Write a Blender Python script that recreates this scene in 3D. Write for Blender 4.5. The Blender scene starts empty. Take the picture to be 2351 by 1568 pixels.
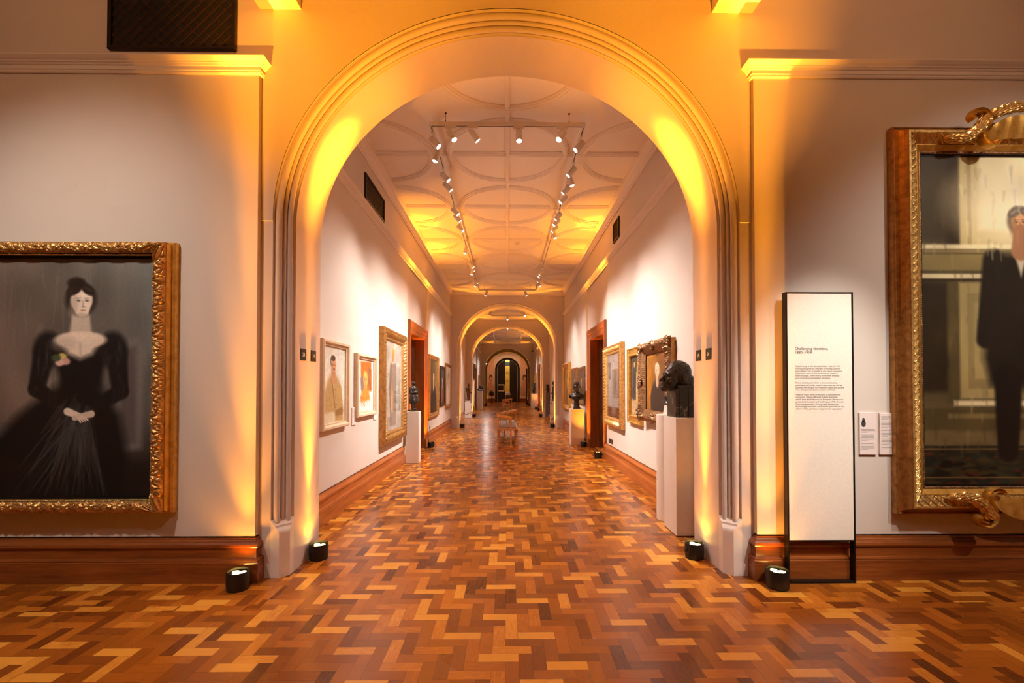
import bpy, bmesh, math, random
import numpy as np
from mathutils import Vector, Matrix, Quaternion, noise

S = bpy.context.scene
COL = S.collection
PI = math.pi
RND = random.Random(11)

# ------------------------------------------------------------------ helpers
class MB:
    def __init__(s):
        s.v = []; s.f = []
    def add(s, v, f):
        o = len(s.v)
        s.v += [tuple(p) for p in v]
        s.f += [tuple(i + o for i in q) for q in f]
        return s
    def box(s, x0, x1, y0, y1, z0, z1):
        v = [(x0,y0,z0),(x1,y0,z0),(x1,y1,z0),(x0,y1,z0),(x0,y0,z1),(x1,y0,z1),(x1,y1,z1),(x0,y1,z1)]
        return s.add(v, [(0,3,2,1),(4,5,6,7),(0,1,5,4),(1,2,6,5),(2,3,7,6),(3,0,4,7)])
    def prism(s, poly, z0, z1):
        n = len(poly)
        v = [(x,y,z0) for x,y in poly] + [(x,y,z1) for x,y in poly]
        f = [tuple(range(n-1,-1,-1)), tuple(range(n,2*n))]
        f += [(i,(i+1)%n,(i+1)%n+n,i+n) for i in range(n)]
        return s.add(v, f)
    def loft(s, rings, cap=True, closed=True):
        n = len(rings[0]); v = []; f = []
        for r in rings: v += r
        for k in range(len(rings)-1):
            for i in range(n if closed else n-1):
                j = (i+1) % n
                f.append((k*n+i, k*n+j, (k+1)*n+j, (k+1)*n+i))
        if cap:
            f.append(tuple(range(n-1,-1,-1))); f.append(tuple(range((len(rings)-1)*n, len(rings)*n)))
        return s.add(v, f)
    def lathe(s, prof, seg=24, c=(0,0,0), M=None, cap=True):
        rings = []
        for r, z in prof:
            ring = []
            for i in range(seg):
                a = 2*PI*i/seg
                p = Vector((r*math.cos(a), r*math.sin(a), z))
                if M is not None: p = M @ p
                ring.append((p.x+c[0], p.y+c[1], p.z+c[2]))
            rings.append(ring)
        return s.loft(rings, cap)
    def tube(s, pts, r, seg=8, cap=True):
        pts = [Vector(p) for p in pts]
        rr = r if isinstance(r, (list,tuple)) else [r]*len(pts)
        rings = []; up = None
        for k, p in enumerate(pts):
            d = (pts[min(k+1,len(pts)-1)] - pts[max(k-1,0)]).normalized()
            if up is None:
                up = Vector((0,0,1)) if abs(d.z) < .9 else Vector((1,0,0))
            a = d.cross(up).normalized(); b = a.cross(d).normalized(); up = b
            rings.append([tuple(p + rr[k]*(math.cos(2*PI*i/seg)*a + math.sin(2*PI*i/seg)*b)) for i in range(seg)])
        return s.loft(rings, cap)
    def build(s, name, mat, parent=None, smooth=False, bevel=0, loc=None):
        me = bpy.data.meshes.new(name)
        me.from_pydata(s.v, [], s.f)
        bm = bmesh.new(); bm.from_mesh(me)
        bmesh.ops.recalc_face_normals(bm, faces=bm.faces)
        bm.to_mesh(me); bm.free()
        return link(name, me, mat, parent, smooth, bevel, loc)

def link(name, me, mat, parent=None, smooth=False, bevel=0, loc=None):
    if mat is not None: me.materials.append(mat)
    if smooth:
        me.polygons.foreach_set('use_smooth', [True]*len(me.polygons))
    o = bpy.data.objects.new(name, me); COL.objects.link(o)
    if parent is not None: o.parent = parent
    if loc is not None: o.location = loc
    if bevel:
        m = o.modifiers.new('bevel', 'BEVEL'); m.width = bevel; m.segments = 2; m.limit_method = 'ANGLE'
    if smooth == 'auto':
        try: me.set_sharp_from_angle(angle=math.radians(35))
        except Exception: pass
    return o

def empty(name, loc=(0,0,0), rz=0):
    o = bpy.data.objects.new(name, None); COL.objects.link(o)
    o.location = loc; o.rotation_euler = (0,0,rz); o.empty_display_size = .1
    return o
def tag(o, label, cat, group=None, kind=None):
    o['label'] = label; o['category'] = cat
    if group: o['group'] = group
    if kind: o['kind'] = kind
    return o
def thing(name, label, cat, loc=(0,0,0), rz=0, group=None):
    return tag(empty(name, loc, rz), label, cat, group)
def struct(o):
    o['kind'] = 'structure'; return o
def copy_tree(o, parent=None):
    c = o.copy(); COL.objects.link(c)
    if parent is not None: c.parent = parent
    for ch in [x for x in bpy.data.objects if x.parent == o]:
        copy_tree(ch, c)
    return c
def box(name, mat, parent, *b, bevel=0):
    return MB().box(*b).build(name, mat, parent, bevel=bevel)
def lin(c):
    c = np.asarray(c, float)
    return np.where(c <= .04045, c/12.92, ((c+.055)/1.055)**2.4)
def srgb(r, g, b):
    return tuple(float(x) for x in lin((r/255, g/255, b/255))) + (1,)

# ------------------------------------------------------------------ materials
class NT:
    def __init__(s, mat):
        mat.use_nodes = True
        s.t = mat.node_tree; s.t.nodes.clear()
        s.out = s.t.nodes.new('ShaderNodeOutputMaterial')
    def n(s, typ, **kw):
        nd = s.t.nodes.new(typ)
        for k, v in kw.items(): setattr(nd, k, v)
        return nd
    def l(s, a, b): s.t.links.new(a, b)
    def put(s, sock, v):
        if hasattr(v, 'is_output'): s.l(v, sock)
        else: sock.default_value = v
    def m(s, op, a, b=0.0, c=0.0):
        nd = s.n('ShaderNodeMath', operation=op)
        s.put(nd.inputs[0], a); s.put(nd.inputs[1], b); s.put(nd.inputs[2], c)
        return nd.outputs[0]
    def comb(s, x, y, z=0.0):
        nd = s.n('ShaderNodeCombineXYZ')
        for i, v in enumerate((x, y, z)): s.put(nd.inputs[i], v)
        return nd.outputs[0]
    def noise(s, vec, scale=5, detail=4, rough=.5, dim='3D'):
        nd = s.n('ShaderNodeTexNoise'); nd.noise_dimensions = dim
        s.put(nd.inputs['Vector'], vec); nd.inputs['Scale'].default_value = scale
        nd.inputs['Detail'].default_value = detail; nd.inputs['Roughness'].default_value = rough
        return nd.outputs['Fac']
    def ramp(s, fac, stops):
        nd = s.n('ShaderNodeValToRGB'); s.put(nd.inputs[0], fac)
        e = nd.color_ramp.elements
        while len(e) < len(stops): e.new(.5)
        for el, (p, c) in zip(e, stops):
            el.position = p; el.color = c
        return nd.outputs[0]
    def mix(s, fac, a, b, mode='MIX'):
        nd = s.n('ShaderNodeMix', data_type='RGBA', blend_type=mode)
        s.put(nd.inputs[0], fac); s.put(nd.inputs[6], a); s.put(nd.inputs[7], b)
        return nd.outputs[2]
    def bump(s, h, strength=.2, dist=.01):
        nd = s.n('ShaderNodeBump'); nd.inputs['Strength'].default_value = strength
        nd.inputs['Distance'].default_value = dist; s.put(nd.inputs['Height'], h)
        return nd.outputs[0]
    def pos(s): return s.n('ShaderNodeNewGeometry').outputs['Position']
    def obj(s): return s.n('ShaderNodeTexCoord').outputs['Object']
    def sep(s, v):
        nd = s.n('ShaderNodeSeparateXYZ'); s.put(nd.inputs[0], v); return nd.outputs
    def bsdf(s, color, rough=.5, metal=0, spec=.5, normal=None, coat=0, coat_rough=.05, emit=None, estr=0):
        b = s.n('ShaderNodeBsdfPrincipled')
        s.put(b.inputs['Base Color'], color); s.put(b.inputs['Roughness'], rough)
        s.put(b.inputs['Metallic'], metal); s.put(b.inputs['Specular IOR Level'], spec)
        b.inputs['Coat Weight'].default_value = coat; b.inputs['Coat Roughness'].default_value = coat_rough
        if normal is not None: s.l(normal, b.inputs['Normal'])
        if emit is not None:
            b.inputs['Emission Color'].default_value = emit; b.inputs['Emission Strength'].default_value = estr
        s.l(b.outputs[0], s.out.inputs[0])
        return b

MATS = {}
def mat(name):
    m = bpy.data.materials.new(name); MATS[name] = m; return m, NT(m)

def simple(name, c, rough=.5, metal=0, var=.06, scale=6, bump=0, bscale=60, spec=.5, coat=0):
    m, t = mat(name)
    p = t.obj()
    nz = t.noise(p, scale, 2)
    dark = tuple(x*(1-var) for x in c[:3]) + (1,); lite = tuple(min(1, x*(1+var)) for x in c[:3]) + (1,)
    col = t.ramp(nz, [(.3, dark), (.7, lite)])
    nrm = t.bump(t.noise(p, bscale, 3), bump, .004) if bump else None
    t.bsdf(col, rough, metal, spec, nrm, coat)
    return m

def wood(name, c0, c1, axis=1, rough=.3, scale=1.0, coat=.2):
    """long-grained polished timber, grain along the given axis"""
    m, t = mat(name)
    x, y, z = t.sep(t.obj())
    k = [18*scale]*3; k[axis] = 1.2*scale
    vec = t.comb(t.m('MULTIPLY', x, k[0]), t.m('MULTIPLY', y, k[1]), t.m('MULTIPLY', z, k[2]))
    a = t.noise(vec, 1.0, 6, .6)
    b = t.noise(vec, 5.0, 3, .6)
    f = t.m('ADD', t.m('MULTIPLY', a, .7), t.m('MULTIPLY', b, .3))
    col = t.ramp(f, [(.3, c0), (.7, c1)])
    t.bsdf(col, rough, 0, .5, t.bump(b, .06, .003), coat, .15)
    return m

M_WALL = simple('wall_paint', srgb(213,199,187), .72, var=.015, scale=1.5, spec=.25)
M_PIER = simple('pier_paint', srgb(208,193,184), .62, var=.02, scale=1.2, bump=.14, bscale=26, spec=.3)
M_CEIL = simple('ceiling_paint', srgb(242,231,223), .75, var=.015, scale=1, spec=.2)
M_TRIM = simple('trim_paint', srgb(226,212,203), .5, var=.02, scale=2, spec=.3)
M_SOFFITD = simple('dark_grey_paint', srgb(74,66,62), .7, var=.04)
M_MAHOG = wood('mahogany_along', srgb(128,62,24), srgb(192,110,54), 1, .28)
M_MAHOGX = wood('mahogany_across', srgb(100,48,17), srgb(156,86,37), 0, .25)
M_MAHOGZ = wood('mahogany_upright', srgb(106,54,22), srgb(164,92,42), 2, .28)
M_DOOR = wood('dark_door_timber', srgb(40,18,9), srgb(66,30,14), 2, .35)
M_EBON = simple('ebonised_timber', srgb(24,19,17), .35, var=.2, coat=.2)
M_OAK = wood('pale_oak', srgb(172,106,44), srgb(214,150,76), 1, .35, 1.0, .1)
M_CUSH = simple('brown_leather', srgb(112,82,64), .5, var=.08, bump=.1, bscale=80)
M_BLACK = simple('black_plastic', srgb(16,15,15), .42, var=.15)
M_BLKMET = simple('dark_bronze_metal', srgb(42,32,26), .38, .6, var=.1)
M_WHTMET = simple('white_enamel', srgb(226,216,206), .35, var=.01)
M_PLINTH = simple('plinth_paint', srgb(226,210,196), .65, var=.025, scale=30)
M_PANEL = simple('linen_panel', srgb(240,229,214), .75, var=.03, scale=70, bump=.06, bscale=160, spec=.2)
M_CARD = simple('label_card', srgb(232,214,208), .6, var=.01)
M_INK = simple('grey_ink', srgb(62,58,56), .7)
M_INKPALE = simple('pale_grey_ink', srgb(150,142,134), .7)
M_BRONZE = simple('dark_bronze', srgb(62,56,51), .30, .6, var=.3, scale=14, bump=.12, bscale=40)
M_BRONZEB = simple('brown_bronze', srgb(96,66,36), .33, .8, var=.3, scale=14, bump=.1, bscale=40)
M_STEEL = simple('brushed_steel', srgb(150,140,128), .3, .9)
M_PALEFR = simple('pale_oak_moulding', srgb(216,190,158), .45, var=.06, scale=20)
M_BACK = simple('void_black', srgb(8,7,6), .8)
M_BRICKBR = simple('brown_laminate', srgb(70,40,26), .4)

def gold(name, c0, c1, rough=.3, scale=9, bump=.1):
    m, t = mat(name)
    p = t.obj()
    nz = t.noise(p, scale, 6, .65)
    col = t.ramp(nz, [(.32, c0), (.62, c1)])
    rg = t.m('ADD', t.m('MULTIPLY', t.noise(p, scale*3, 3), .25), rough-.1)
    t.bsdf(col, rg, .72, .5, t.bump(t.noise(p, 90, 3), bump, .003))
    return m
M_GOLD = gold('gilt_gesso', srgb(166,114,58), srgb(214,166,98), .34, 26)
M_GOLDO = gold('old_gilt', srgb(140,92,46), srgb(186,134,72), .38, 22)
M_GOLDB = gold('bright_gilt', srgb(206,152,76), srgb(246,208,130), .28, 24)
M_GOLDY = gold('yellow_gilt', srgb(200,144,58), srgb(232,182,92), .34, 16, .03)
M_GOLDD = gold('tarnished_gilt', srgb(98,72,50), srgb(168,126,86), .38, 30)

def stone(name, c0, c1, c2, scale=3, rough=.3):
    m, t = mat(name)
    p = t.obj()
    a = t.noise(p, scale, 8, .62)
    d = t.m('ABSOLUTE', t.m('SUBTRACT', t.noise(p, scale*.7, 6, .6), .5))
    vein = t.m('LESS_THAN', d, .012)
    col = t.mix(vein, t.ramp(a, [(.35, c0), (.65, c1)]), c2)
    t.bsdf(col, rough, 0, .5)
    return m
M_MARBLE = stone('white_marble', srgb(236,226,216), srgb(246,240,232), srgb(150,132,120), 1.6)
M_VERDE = stone('dark_green_marble', srgb(36,36,30), srgb(60,58,46), srgb(120,112,84), 6)
M_GRANITE = stone('grey_granite', srgb(72,62,60), srgb(150,136,130), srgb(60,50,48), 26)

def emis(name, c, s):
    m, t = mat(name)
    e = t.n('ShaderNodeEmission'); e.inputs[0].default_value = c; e.inputs[1].default_value = s
    t.l(e.outputs[0], t.out.inputs[0]); m.cycles.emission_sampling = 'NONE'; return m
M_LENS = emis('lit_lens', (1,.93,.84,1), 14)
M_AMBER = emis('amber_led', (1,.62,.16,1), 26)

def glass():
    m, t = mat('picture_glass')
    fr = t.n('ShaderNodeFresnel')
    t.l(t.m('SUBTRACT', 1.5, t.m('MULTIPLY', t.n('ShaderNodeNewGeometry').outputs['Backfacing'], .8333)), fr.inputs[0])
    g = t.n('ShaderNodeBsdfGlossy'); g.inputs['Roughness'].default_value = .015
    tr = t.n('ShaderNodeBsdfTransparent')
    mx = t.n('ShaderNodeMixShader')
    t.l(fr.outputs[0], mx.inputs[0]); t.l(tr.outputs[0], mx.inputs[1]); t.l(g.outputs[0], mx.inputs[2])
    t.l(mx.outputs[0], t.out.inputs[0]); return m
M_GLASS = glass()

def paint_mat():
    m, t = mat('oil_paint')
    a = t.n('ShaderNodeVertexColor'); a.layer_name = 'paint'
    t.bsdf(a.outputs[0], .42, 0, .4, t.bump(t.noise(t.obj(), 120, 3), .08, .002))
    return m
M_PAINT = paint_mat()

def parquet():
    m, t = mat('herringbone_parquet')
    W = .0747
    X, Y, Z = t.sep(t.pos())
    x = t.m('DIVIDE', t.m('ADD', X, .012), W); y = t.m('DIVIDE', t.m('ADD', Y, .02), W)
    i = t.m('FLOOR', x); j = t.m('FLOOR', y)
    k = t.m('FLOORED_MODULO', t.m('SUBTRACT', i, j), 6.0)
    k = t.m('ROUND', k)
    hz = t.m('LESS_THAN', k, 2.5); vt = t.m('SUBTRACT', 1.0, hz)
    i0 = t.m('SUBTRACT', i, k)
    j0 = t.m('SUBTRACT', j, t.m('SUBTRACT', 5.0, k))
    uh = t.m('SUBTRACT', x, i0); vh = t.m('SUBTRACT', y, j)
    uv = t.m('SUBTRACT', y, j0); vv = t.m('SUBTRACT', x, i)
    def sel(a, b): return t.m('ADD', t.m('MULTIPLY', hz, a), t.m('MULTIPLY', vt, b))
    u = sel(uh, uv); v = sel(vh, vv)
    ia = sel(i0, i); ib = sel(j, j0)
    # plain border courses: one block wide, along the front wall and along both sides of the enfilade
    ax = t.m('ABSOLUTE', X)
    cor = t.m('MULTIPLY', t.m('MULTIPLY', t.m('GREATER_THAN', ax, 1.69), t.m('LESS_THAN', ax, 1.765)), t.m('GREATER_THAN', Y, 3.10))
    frt = t.m('MULTIPLY', t.m('MULTIPLY', t.m('GREATER_THAN', Y, 3.10), t.m('LESS_THAN', Y, 3.175)), t.m('GREATER_THAN', ax, 1.765))
    bord = t.m('MAXIMUM', cor, frt)
    nb = t.m('SUBTRACT', 1.0, bord)
    along = t.m('ADD', t.m('MULTIPLY', cor, Y), t.m('MULTIPLY', frt, X))
    acr = t.m('ADD', t.m('MULTIPLY', cor, t.m('SUBTRACT', ax, 1.69)), t.m('MULTIPLY', frt, t.m('SUBTRACT', Y, 3.10)))
    lb = t.m('DIVIDE', along, .2241); lbi = t.m('FLOOR', lb)
    ub = t.m('MULTIPLY', t.m('SUBTRACT', lb, lbi), 3.0); vb = t.m('DIVIDE', acr, .075)
    def selb(a, b): return t.m('ADD', t.m('MULTIPLY', nb, a), t.m('MULTIPLY', bord, b))
    u = selb(u, ub); v = selb(v, vb); ia = selb(ia, lbi); ib = selb(ib, 777.0)
    wn = t.n('ShaderNodeTexWhiteNoise', noise_dimensions='3D')
    t.l(t.comb(ia, ib, hz), wn.inputs['Vector'])
    h = wn.outputs['Value']
    hs = t.sep(wn.outputs['Color'])
    # grain
    gv = t.comb(t.m('ADD', t.m('MULTIPLY', u, .55), t.m('MULTIPLY', hs[0], 60.0)), t.m('ADD', t.m('MULTIPLY', v, 5.0), t.m('MULTIPLY', hs[1], 60.0)), 0.0)
    g1 = t.noise(gv, 1.6, 5, .6); g2 = t.noise(gv, 6.0, 3, .6)
    tone = t.m('ADD', h, t.m('MULTIPLY', t.m('SUBTRACT', t.m('ADD', t.m('MULTIPLY', g1, .6), t.m('MULTIPLY', g2, .4)), .5), .55))
    # horizontal courses run a little lighter than the lengthwise ones (two-way grain)
    tone = t.m('ADD', tone, t.m('MULTIPLY', t.m('MULTIPLY', hz, nb), .10))
    col = t.ramp(tone, [(.0, srgb(90,43,13)), (.13, srgb(124,65,19)), (.45, srgb(153,86,25)), (.78, srgb(178,103,31)), (.9, srgb(204,127,43)), (1.0, srgb(230,162,64))])
    e = t.m('MINIMUM', t.m('MINIMUM', u, t.m('SUBTRACT', 3.0, u)), t.m('MINIMUM', v, t.m('SUBTRACT', 1.0, v)))
    gap = t.m('LESS_THAN', e, .014)
    col = t.mix(t.m('MULTIPLY', gap, .6), col, srgb(52,22,8))
    rg = t.m('ADD', .17, t.m('MULTIPLY', t.noise(t.pos(), 2.2, 4), .12))
    rg = t.m('ADD', rg, t.m('MULTIPLY', hs[2], .05))
    t.bsdf(col, rg, 0, .5, t.bump(t.m('ADD', t.m('MULTIPLY', hs[1], .5), t.m('MULTIPLY', g2, .25)), .05, .004), .0)
    return m
M_FLOOR = parquet()

def grille_mat():
    m, t = mat('bronze_lattice')
    t.bsdf(srgb(92,58,26), .4, .7, .5); return m
M_GRILLE = grille_mat()

# ------------------------------------------------------------------ dimensions
YF, YB = 3.63, 4.25          # first arch wall
A_IN = 1.745                 # half-width of every arch opening
SPR, B_IN = 2.83, 1.605      # springing height and rise
WX = 2.07                    # half-width of the enfilade rooms
LX = 2.045                   # face of the lining panels
ZC = 4.96                    # ceiling of the enfilade rooms

def arch_path(off, n=48, z0=0.0):
    """left floor -> over -> right floor, intrados offset outward by off"""
    a = A_IN + off; b = B_IN + off
    p = [(-a, z0)]
    for i in range(n+1):
        th = PI - PI*i/n
        p.append((a*math.cos(th), SPR + b*math.sin(th)))
    p.append((a, z0)); return p

def arch_wall(name, y0, y1, xh, zt, mat_, mould=.125, yo=.125, step=0.0):
    mb = MB()
    F = arch_path(mould); I = arch_path(0)
    def face(path, y, ystep):
        n = len(path); a = path[-1][0]
        for k in range(1, n-2):
            p, q = path[k], path[k+1]
            mb.add([(p[0],ystep,p[1]),(q[0],ystep,q[1]),(q[0],ystep,zt),(p[0],ystep,zt)], [(0,1,2,3)])
        for sg in (-1, 1):
            mb.add([(sg*a,y,0),(sg*xh,y,0),(sg*xh,y,SPR),(sg*a,y,SPR)], [(0,1,2,3)])
            mb.add([(sg*a,ystep,SPR),(sg*xh,ystep,SPR),(sg*xh,ystep,zt),(sg*a,ystep,zt)], [(0,1,2,3)])
            if step: mb.add([(sg*a,y,SPR),(sg*xh,y,SPR),(sg*xh,ystep,SPR),(sg*a,ystep,SPR)], [(0,1,2,3)])
    face(F, y0, y0-step); face(I, y1, y1)
    for k in range(len(I)-1):
        p, q = I[k], I[k+1]
        mb.add([(p[0],y0+yo,p[1]),(q[0],y0+yo,q[1]),(q[0],y1,q[1]),(p[0],y1,p[1])], [(0,1,2,3)])
    me = bpy.data.meshes.new(name); me.from_pydata(mb.v, [], mb.f)
    bm = bmesh.new(); bm.from_mesh(me); bmesh.ops.remove_doubles(bm, verts=bm.verts, dist=1e-5)
    bmesh.ops.recalc_face_normals(bm, faces=bm.faces)
    for f in bm.faces: f.smooth = True
    bm.to_mesh(me); bm.free()
    o = link(name, me, mat_)
    me.set_sharp_from_angle(angle=math.radians(20))
    return struct(o)

def roll_profile():
    """(offset outward from the jamb plane, depth behind the wall face): three rolls on a 45 degree splay"""
    p = [(.125, .0)]
    def at(t, h): p.append((.125-t*.7071-h*.7071, t*.7071-h*.7071))
    at(.012, -.010); at(.020, -.012)
    def roll(t, r):
        for i in range(11):
            a = PI-PI*i/10; at(t+r*math.cos(a), -.006+r*1.05*math.sin(a))
        at(t+r+.001, -.012)
    roll(.0475, .0255); roll(.0905, .0160); roll(.1310, .0230)
    at(.158, -.004); at(.168, -.004)
    p.append((.0, .125))
    return p

def arch_mould(name, y0, zb=.41):
    prof = roll_profile(); n = 64
    rows = []
    for off, dep in prof:
        a = A_IN + off; b = B_IN + off
        row = [(-a, y0+dep, zb), (-a, y0+dep, SPR-.001)]
        for i in range(n+1):
            th = PI - PI*i/n
            row.append((a*math.cos(th), y0+dep, SPR + b*math.sin(th)))
        row += [(a, y0+dep, SPR-.001), (a, y0+dep, zb)]
        rows.append(row)
    mb = MB(); mb.loft(rows, cap=False, closed=False)
    o = mb.build(name, M_PIER, smooth='auto')
    o.data.set_sharp_from_angle(angle=math.radians(40))
    struct(o)
    # moulding stops and chamfered plinth blocks
    for sg, nm in ((-1, 'L'), (1, 'R')):
        st = MB()
        rings = []
        for z, c in ((0,.058),(.338,.058),(.352,.059),(.366,.064),(.379,.074),(.390,.084),(.400,.087),(.408,.087),(.450,.1245)):
            ring = [(A_IN+.125, y0+.0), (A_IN+min(c,.1249), y0), (A_IN, y0+min(c,.1249)), (A_IN, y0+.125)]
            rings.append([(sg*px, py, z) for px, py in ring])
        st.loft(rings, cap=True)
        struct(st.build(name, M_TRIM))

# ------------------------------------------------------------------ setting
def plane_box(name, m, *b): return struct(MB().box(*b).build(name, m))
plane_box('floor', M_FLOOR, -6, 6, -3.2, 48, -.1, 0)

# front gallery (the camera's room)
arch_wall('wall_front', YF, YB, 5.6, 5.6, M_PIER, step=.006)
arch_mould('trim_1', YF)
plane_box('wall_left', M_WALL, -5.75, -5.6, -3.2, YB, 0, 5.6)
plane_box('wall_right', M_WALL, 5.6, 5.75, -3.2, YB, 0, 5.6)
plane_box('wall_back', M_WALL, -5.75, 5.75, -3.35, -3.2, 0, 5.6)
plane_box('ceiling', M_CEIL, -5.75, 5.75, -3.35, YB, 5.6, 5.75)
for sg in (-1, 1):
    plane_box('trim_2', M_CEIL, sg*1.655-.0 if sg > 0 else -1.985, 1.985 if sg > 0 else -1.655, -3.2, YF-.006, 4.535, 5.6)
    x0, x1 = (1.964, 5.6) if sg > 0 else (-5.6, -1.964)
    o = plane_box('wall_front', M_WALL, x0, x1, YF-.05, YF-.0005, .345, 3.975)

BB = [(.0,0),(.049,0),(.049,.156),(.043,.160),(.045,.168),(.040,.178),(.024,.184),(.024,.258),(.036,.262),(.040,.272),(.036,.290),(.022,.304),(.018,.312),(.010,.32),(.008,.333),(.0,.334)]
CO = [(.0,0),(.012,0),(.018,.010),(.018,.020),(.024,.024),(.024,.052),(.032,.056),(.036,.066),(.044,.070),(.046,.078),(.058,.088),(.074,.106),(.074,.112),(.0,.115)]
def run_front(name, prof, m, xa, xb, y, z0, ret):
    """moulding along the front wall from xa (far end) to xb (end with a mitred return of depth ret)"""
    sg = 1 if xb > xa else -1
    mb = MB(); rings = [[], [], []]
    for d, z in prof:
        rings[0].append((xa, y-d, z0+z)); rings[1].append((xb+sg*d, y-d, z0+z)); rings[2].append((xb+sg*d, y+ret, z0+z))
    mb.loft(rings, cap=True, closed=True)
    return struct(mb.build(name, m))
for sg, sd in ((-1,'left'), (1,'right')):
    run_front('baseboard_'+sd, BB, M_MAHOGX, sg*5.6, sg*1.964, YF-.05, 0, .05)
    run_front('trim_3', CO, M_TRIM, sg*5.6, sg*1.964, YF-.05, 3.97, .05)

def side_wall(sg, y0, y1, doors, zt=ZC):
    """one long wall of an enfilade room with door openings"""
    mb = MB(); x0, x1 = sorted((sg*WX, sg*2.55)); c = y0
    for d0, d1, dz in doors:
        mb.box(x0, x1, c, d0, 0, zt); mb.box(x0, x1, d0, d1, dz, zt); c = d1
    mb.box(x0, x1, c, y1, 0, zt)
    return struct(mb.build('wall_left' if sg < 0 else 'wall_right', M_WALL))
def run_side(name, prof, m, sg, x, ya, yb, z0, reta=False, retb=False):
    mb = MB(); rings = []
    def ring(fn): rings.append([fn(d, z) for d, z in prof])
    if reta: ring(lambda d,z: (sg*(x+.02), ya-d, z0+z))
    ring(lambda d,z: (sg*(x-d), ya-(d if reta else 0), z0+z))
    ring(lambda d,z: (sg*(x-d), yb+(d if retb else 0), z0+z))
    if retb: ring(lambda d,z: (sg*(x+.02), yb+d, z0+z))
    mb.loft(rings, cap=True, closed=True)
    return struct(mb.build(name, m))
CORN = [(0,4.80),(.022,4.80),(.026,4.825),(.040,4.83),(.050,4.86),(.075,4.90),(.110,4.925),(.118,4.93),(.118,4.944),(.14,4.948),(.14,4.962),(0,4.962)]
def crown(y0, y1):
    mb = MB(); rows = []
    for d, z in CORN:
        rows.append([(-WX+d,y0+d,z),(WX-d,y0+d,z),(WX-d,y1-d,z),(-WX+d,y1-d,z)])
    mb.loft(rows, cap=False)
    return struct(mb.build('trim_4', M_CEIL))
def ceiling(y0, y1, cys, seg=72):
    plane_box('ceiling', M_CEIL, -2.55, 2.55, y0-.1, y1+.1, ZC, ZC+.15)
    mb = MB()
    xe = WX-.135; ya, yb = y0+.13, y1-.13
    prof = [(-.055,0),(-.055,-.018),(-.040,-.022),(-.036,-.040),(-.016,-.044),(-.013,-.054),(.013,-.054),(.016,-.044),(.036,-.040),(.040,-.022),(.055,-.018),(.055,0)]
    for cy in cys:
        for cx in (-1.965, 0, 1.965):
            prev = None
            for i in range(seg+1):
                a = 2*PI*i/seg
                ring = [(cx+(.855+r)*math.cos(a), cy+(.855+r)*math.sin(a), ZC+z) for r, z in prof]
                ok = all(-xe-.01 <= p[0] <= xe+.01 and ya <= p[1] <= yb for p in ring)
                if ok and prev is not None: mb.loft([prev, ring], cap=False, closed=False)
                prev = ring if ok else None
        if ya+.1 < cy < yb-.1:
            mb.loft([[(x, cy+r*1.15, ZC+z*.93) for r, z in prof] for x in (-xe, xe)], cap=True, closed=False)
    mb.loft([[(r*.62, y, ZC+z*.86) for r, z in prof] for y in (ya, yb)], cap=True, closed=False)
    o = mb.build('trim_5', M_CEIL, smooth='auto')
    struct(o)
    crown(y0, y1)

ROOMS = [(4.25, 16.45), (17.1, 22.45), (23.1, 35.2)]
DO = [(9.70, 11.28, 2.66)]
D3 = [(28.55, 30.15, 2.66)]
for sg in (-1, 1):
    # first room
    side_wall(sg, 4.25, 16.45, DO)
    xa, xb = sorted((sg*LX, sg*WX))
    nm = 'wall_left' if sg < 0 else 'wall_right'
    plane_box(nm, M_WALL, xa, xb, 4.25, 9.28, .345, 4.01)
    plane_box(nm, M_WALL, xa, xb, 11.72, 16.45, .345, 4.01)
    bn = 'baseboard_left' if sg < 0 else 'baseboard_right'
    run_side(bn, BB, M_MAHOG, sg, LX, 4.25, 8.90 if sg < 0 else 9.44, 0, retb=True)
    run_side(bn, BB, M_MAHOG, sg, LX, 11.62, 16.45, 0)
    run_side('trim_6', CO, M_TRIM, sg, LX, 4.25, 16.33, 4.005, retb=True)
    # second, short room
    side_wall(sg, 17.1, 22.45, [])
    run_side(bn, BB, M_MAHOG, sg, WX, 17.1, 22.45, 0)
    run_side('trim_6', CO, M_TRIM, sg, WX, 17.1, 22.45, 4.005)
    # third room
    side_wall(sg, 23.1, 35.2, D3)
    plane_box(nm, M_WALL, xa, xb, 23.1, 28.2, .345, 4.01)
    plane_box(nm, M_WALL, xa, xb, 30.5, 35.2, .345, 4.01)
    run_side(bn, BB, M_MAHOG, sg, LX, 23.1, 28.3, 0)
    run_side(bn, BB, M_MAHOG, sg, LX, 30.4, 35.2, 0)
    run_side('trim_6', CO, M_TRIM, sg, LX, 23.1, 35.0, 4.005, retb=True)
ceiling(4.25, 16.45, [4.72+1.972*k for k in range(7)], 96)
ceiling(17.1, 22.45, [17.8+1.972*k for k in range(3)], 48)
ceiling(23.1, 35.2, [23.6+1.972*k for k in range(6)], 48)
arch_wall('wall_far', 16.45, 17.1, 2.5, ZC, M_PIER); arch_mould('trim_7', 16.45)
arch_wall('wall_far', 22.45, 23.1, 2.5, ZC, M_PIER); arch_mould('trim_7', 22.45)
# fourth arch: pale ring, dark tunnel vault, pale ring
arch_wall('wall_far', 35.2, 35.5, 2.5, ZC, M_PIER, 0, 0)
def vault(name, y0, y1, m, off):
    I = arch_path(off); mb = MB()
    rows = [[(x, y, z) for x, z in I] for y in (y0, y1)]
    mb.loft(rows, cap=False, closed=False)
    o = mb.build(name, m, smooth=True); return struct(o)
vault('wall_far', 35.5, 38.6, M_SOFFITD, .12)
arch_wall('wall_far', 38.6, 38.9, 3.4, 5.4, M_PIER, 0, 0)
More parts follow.
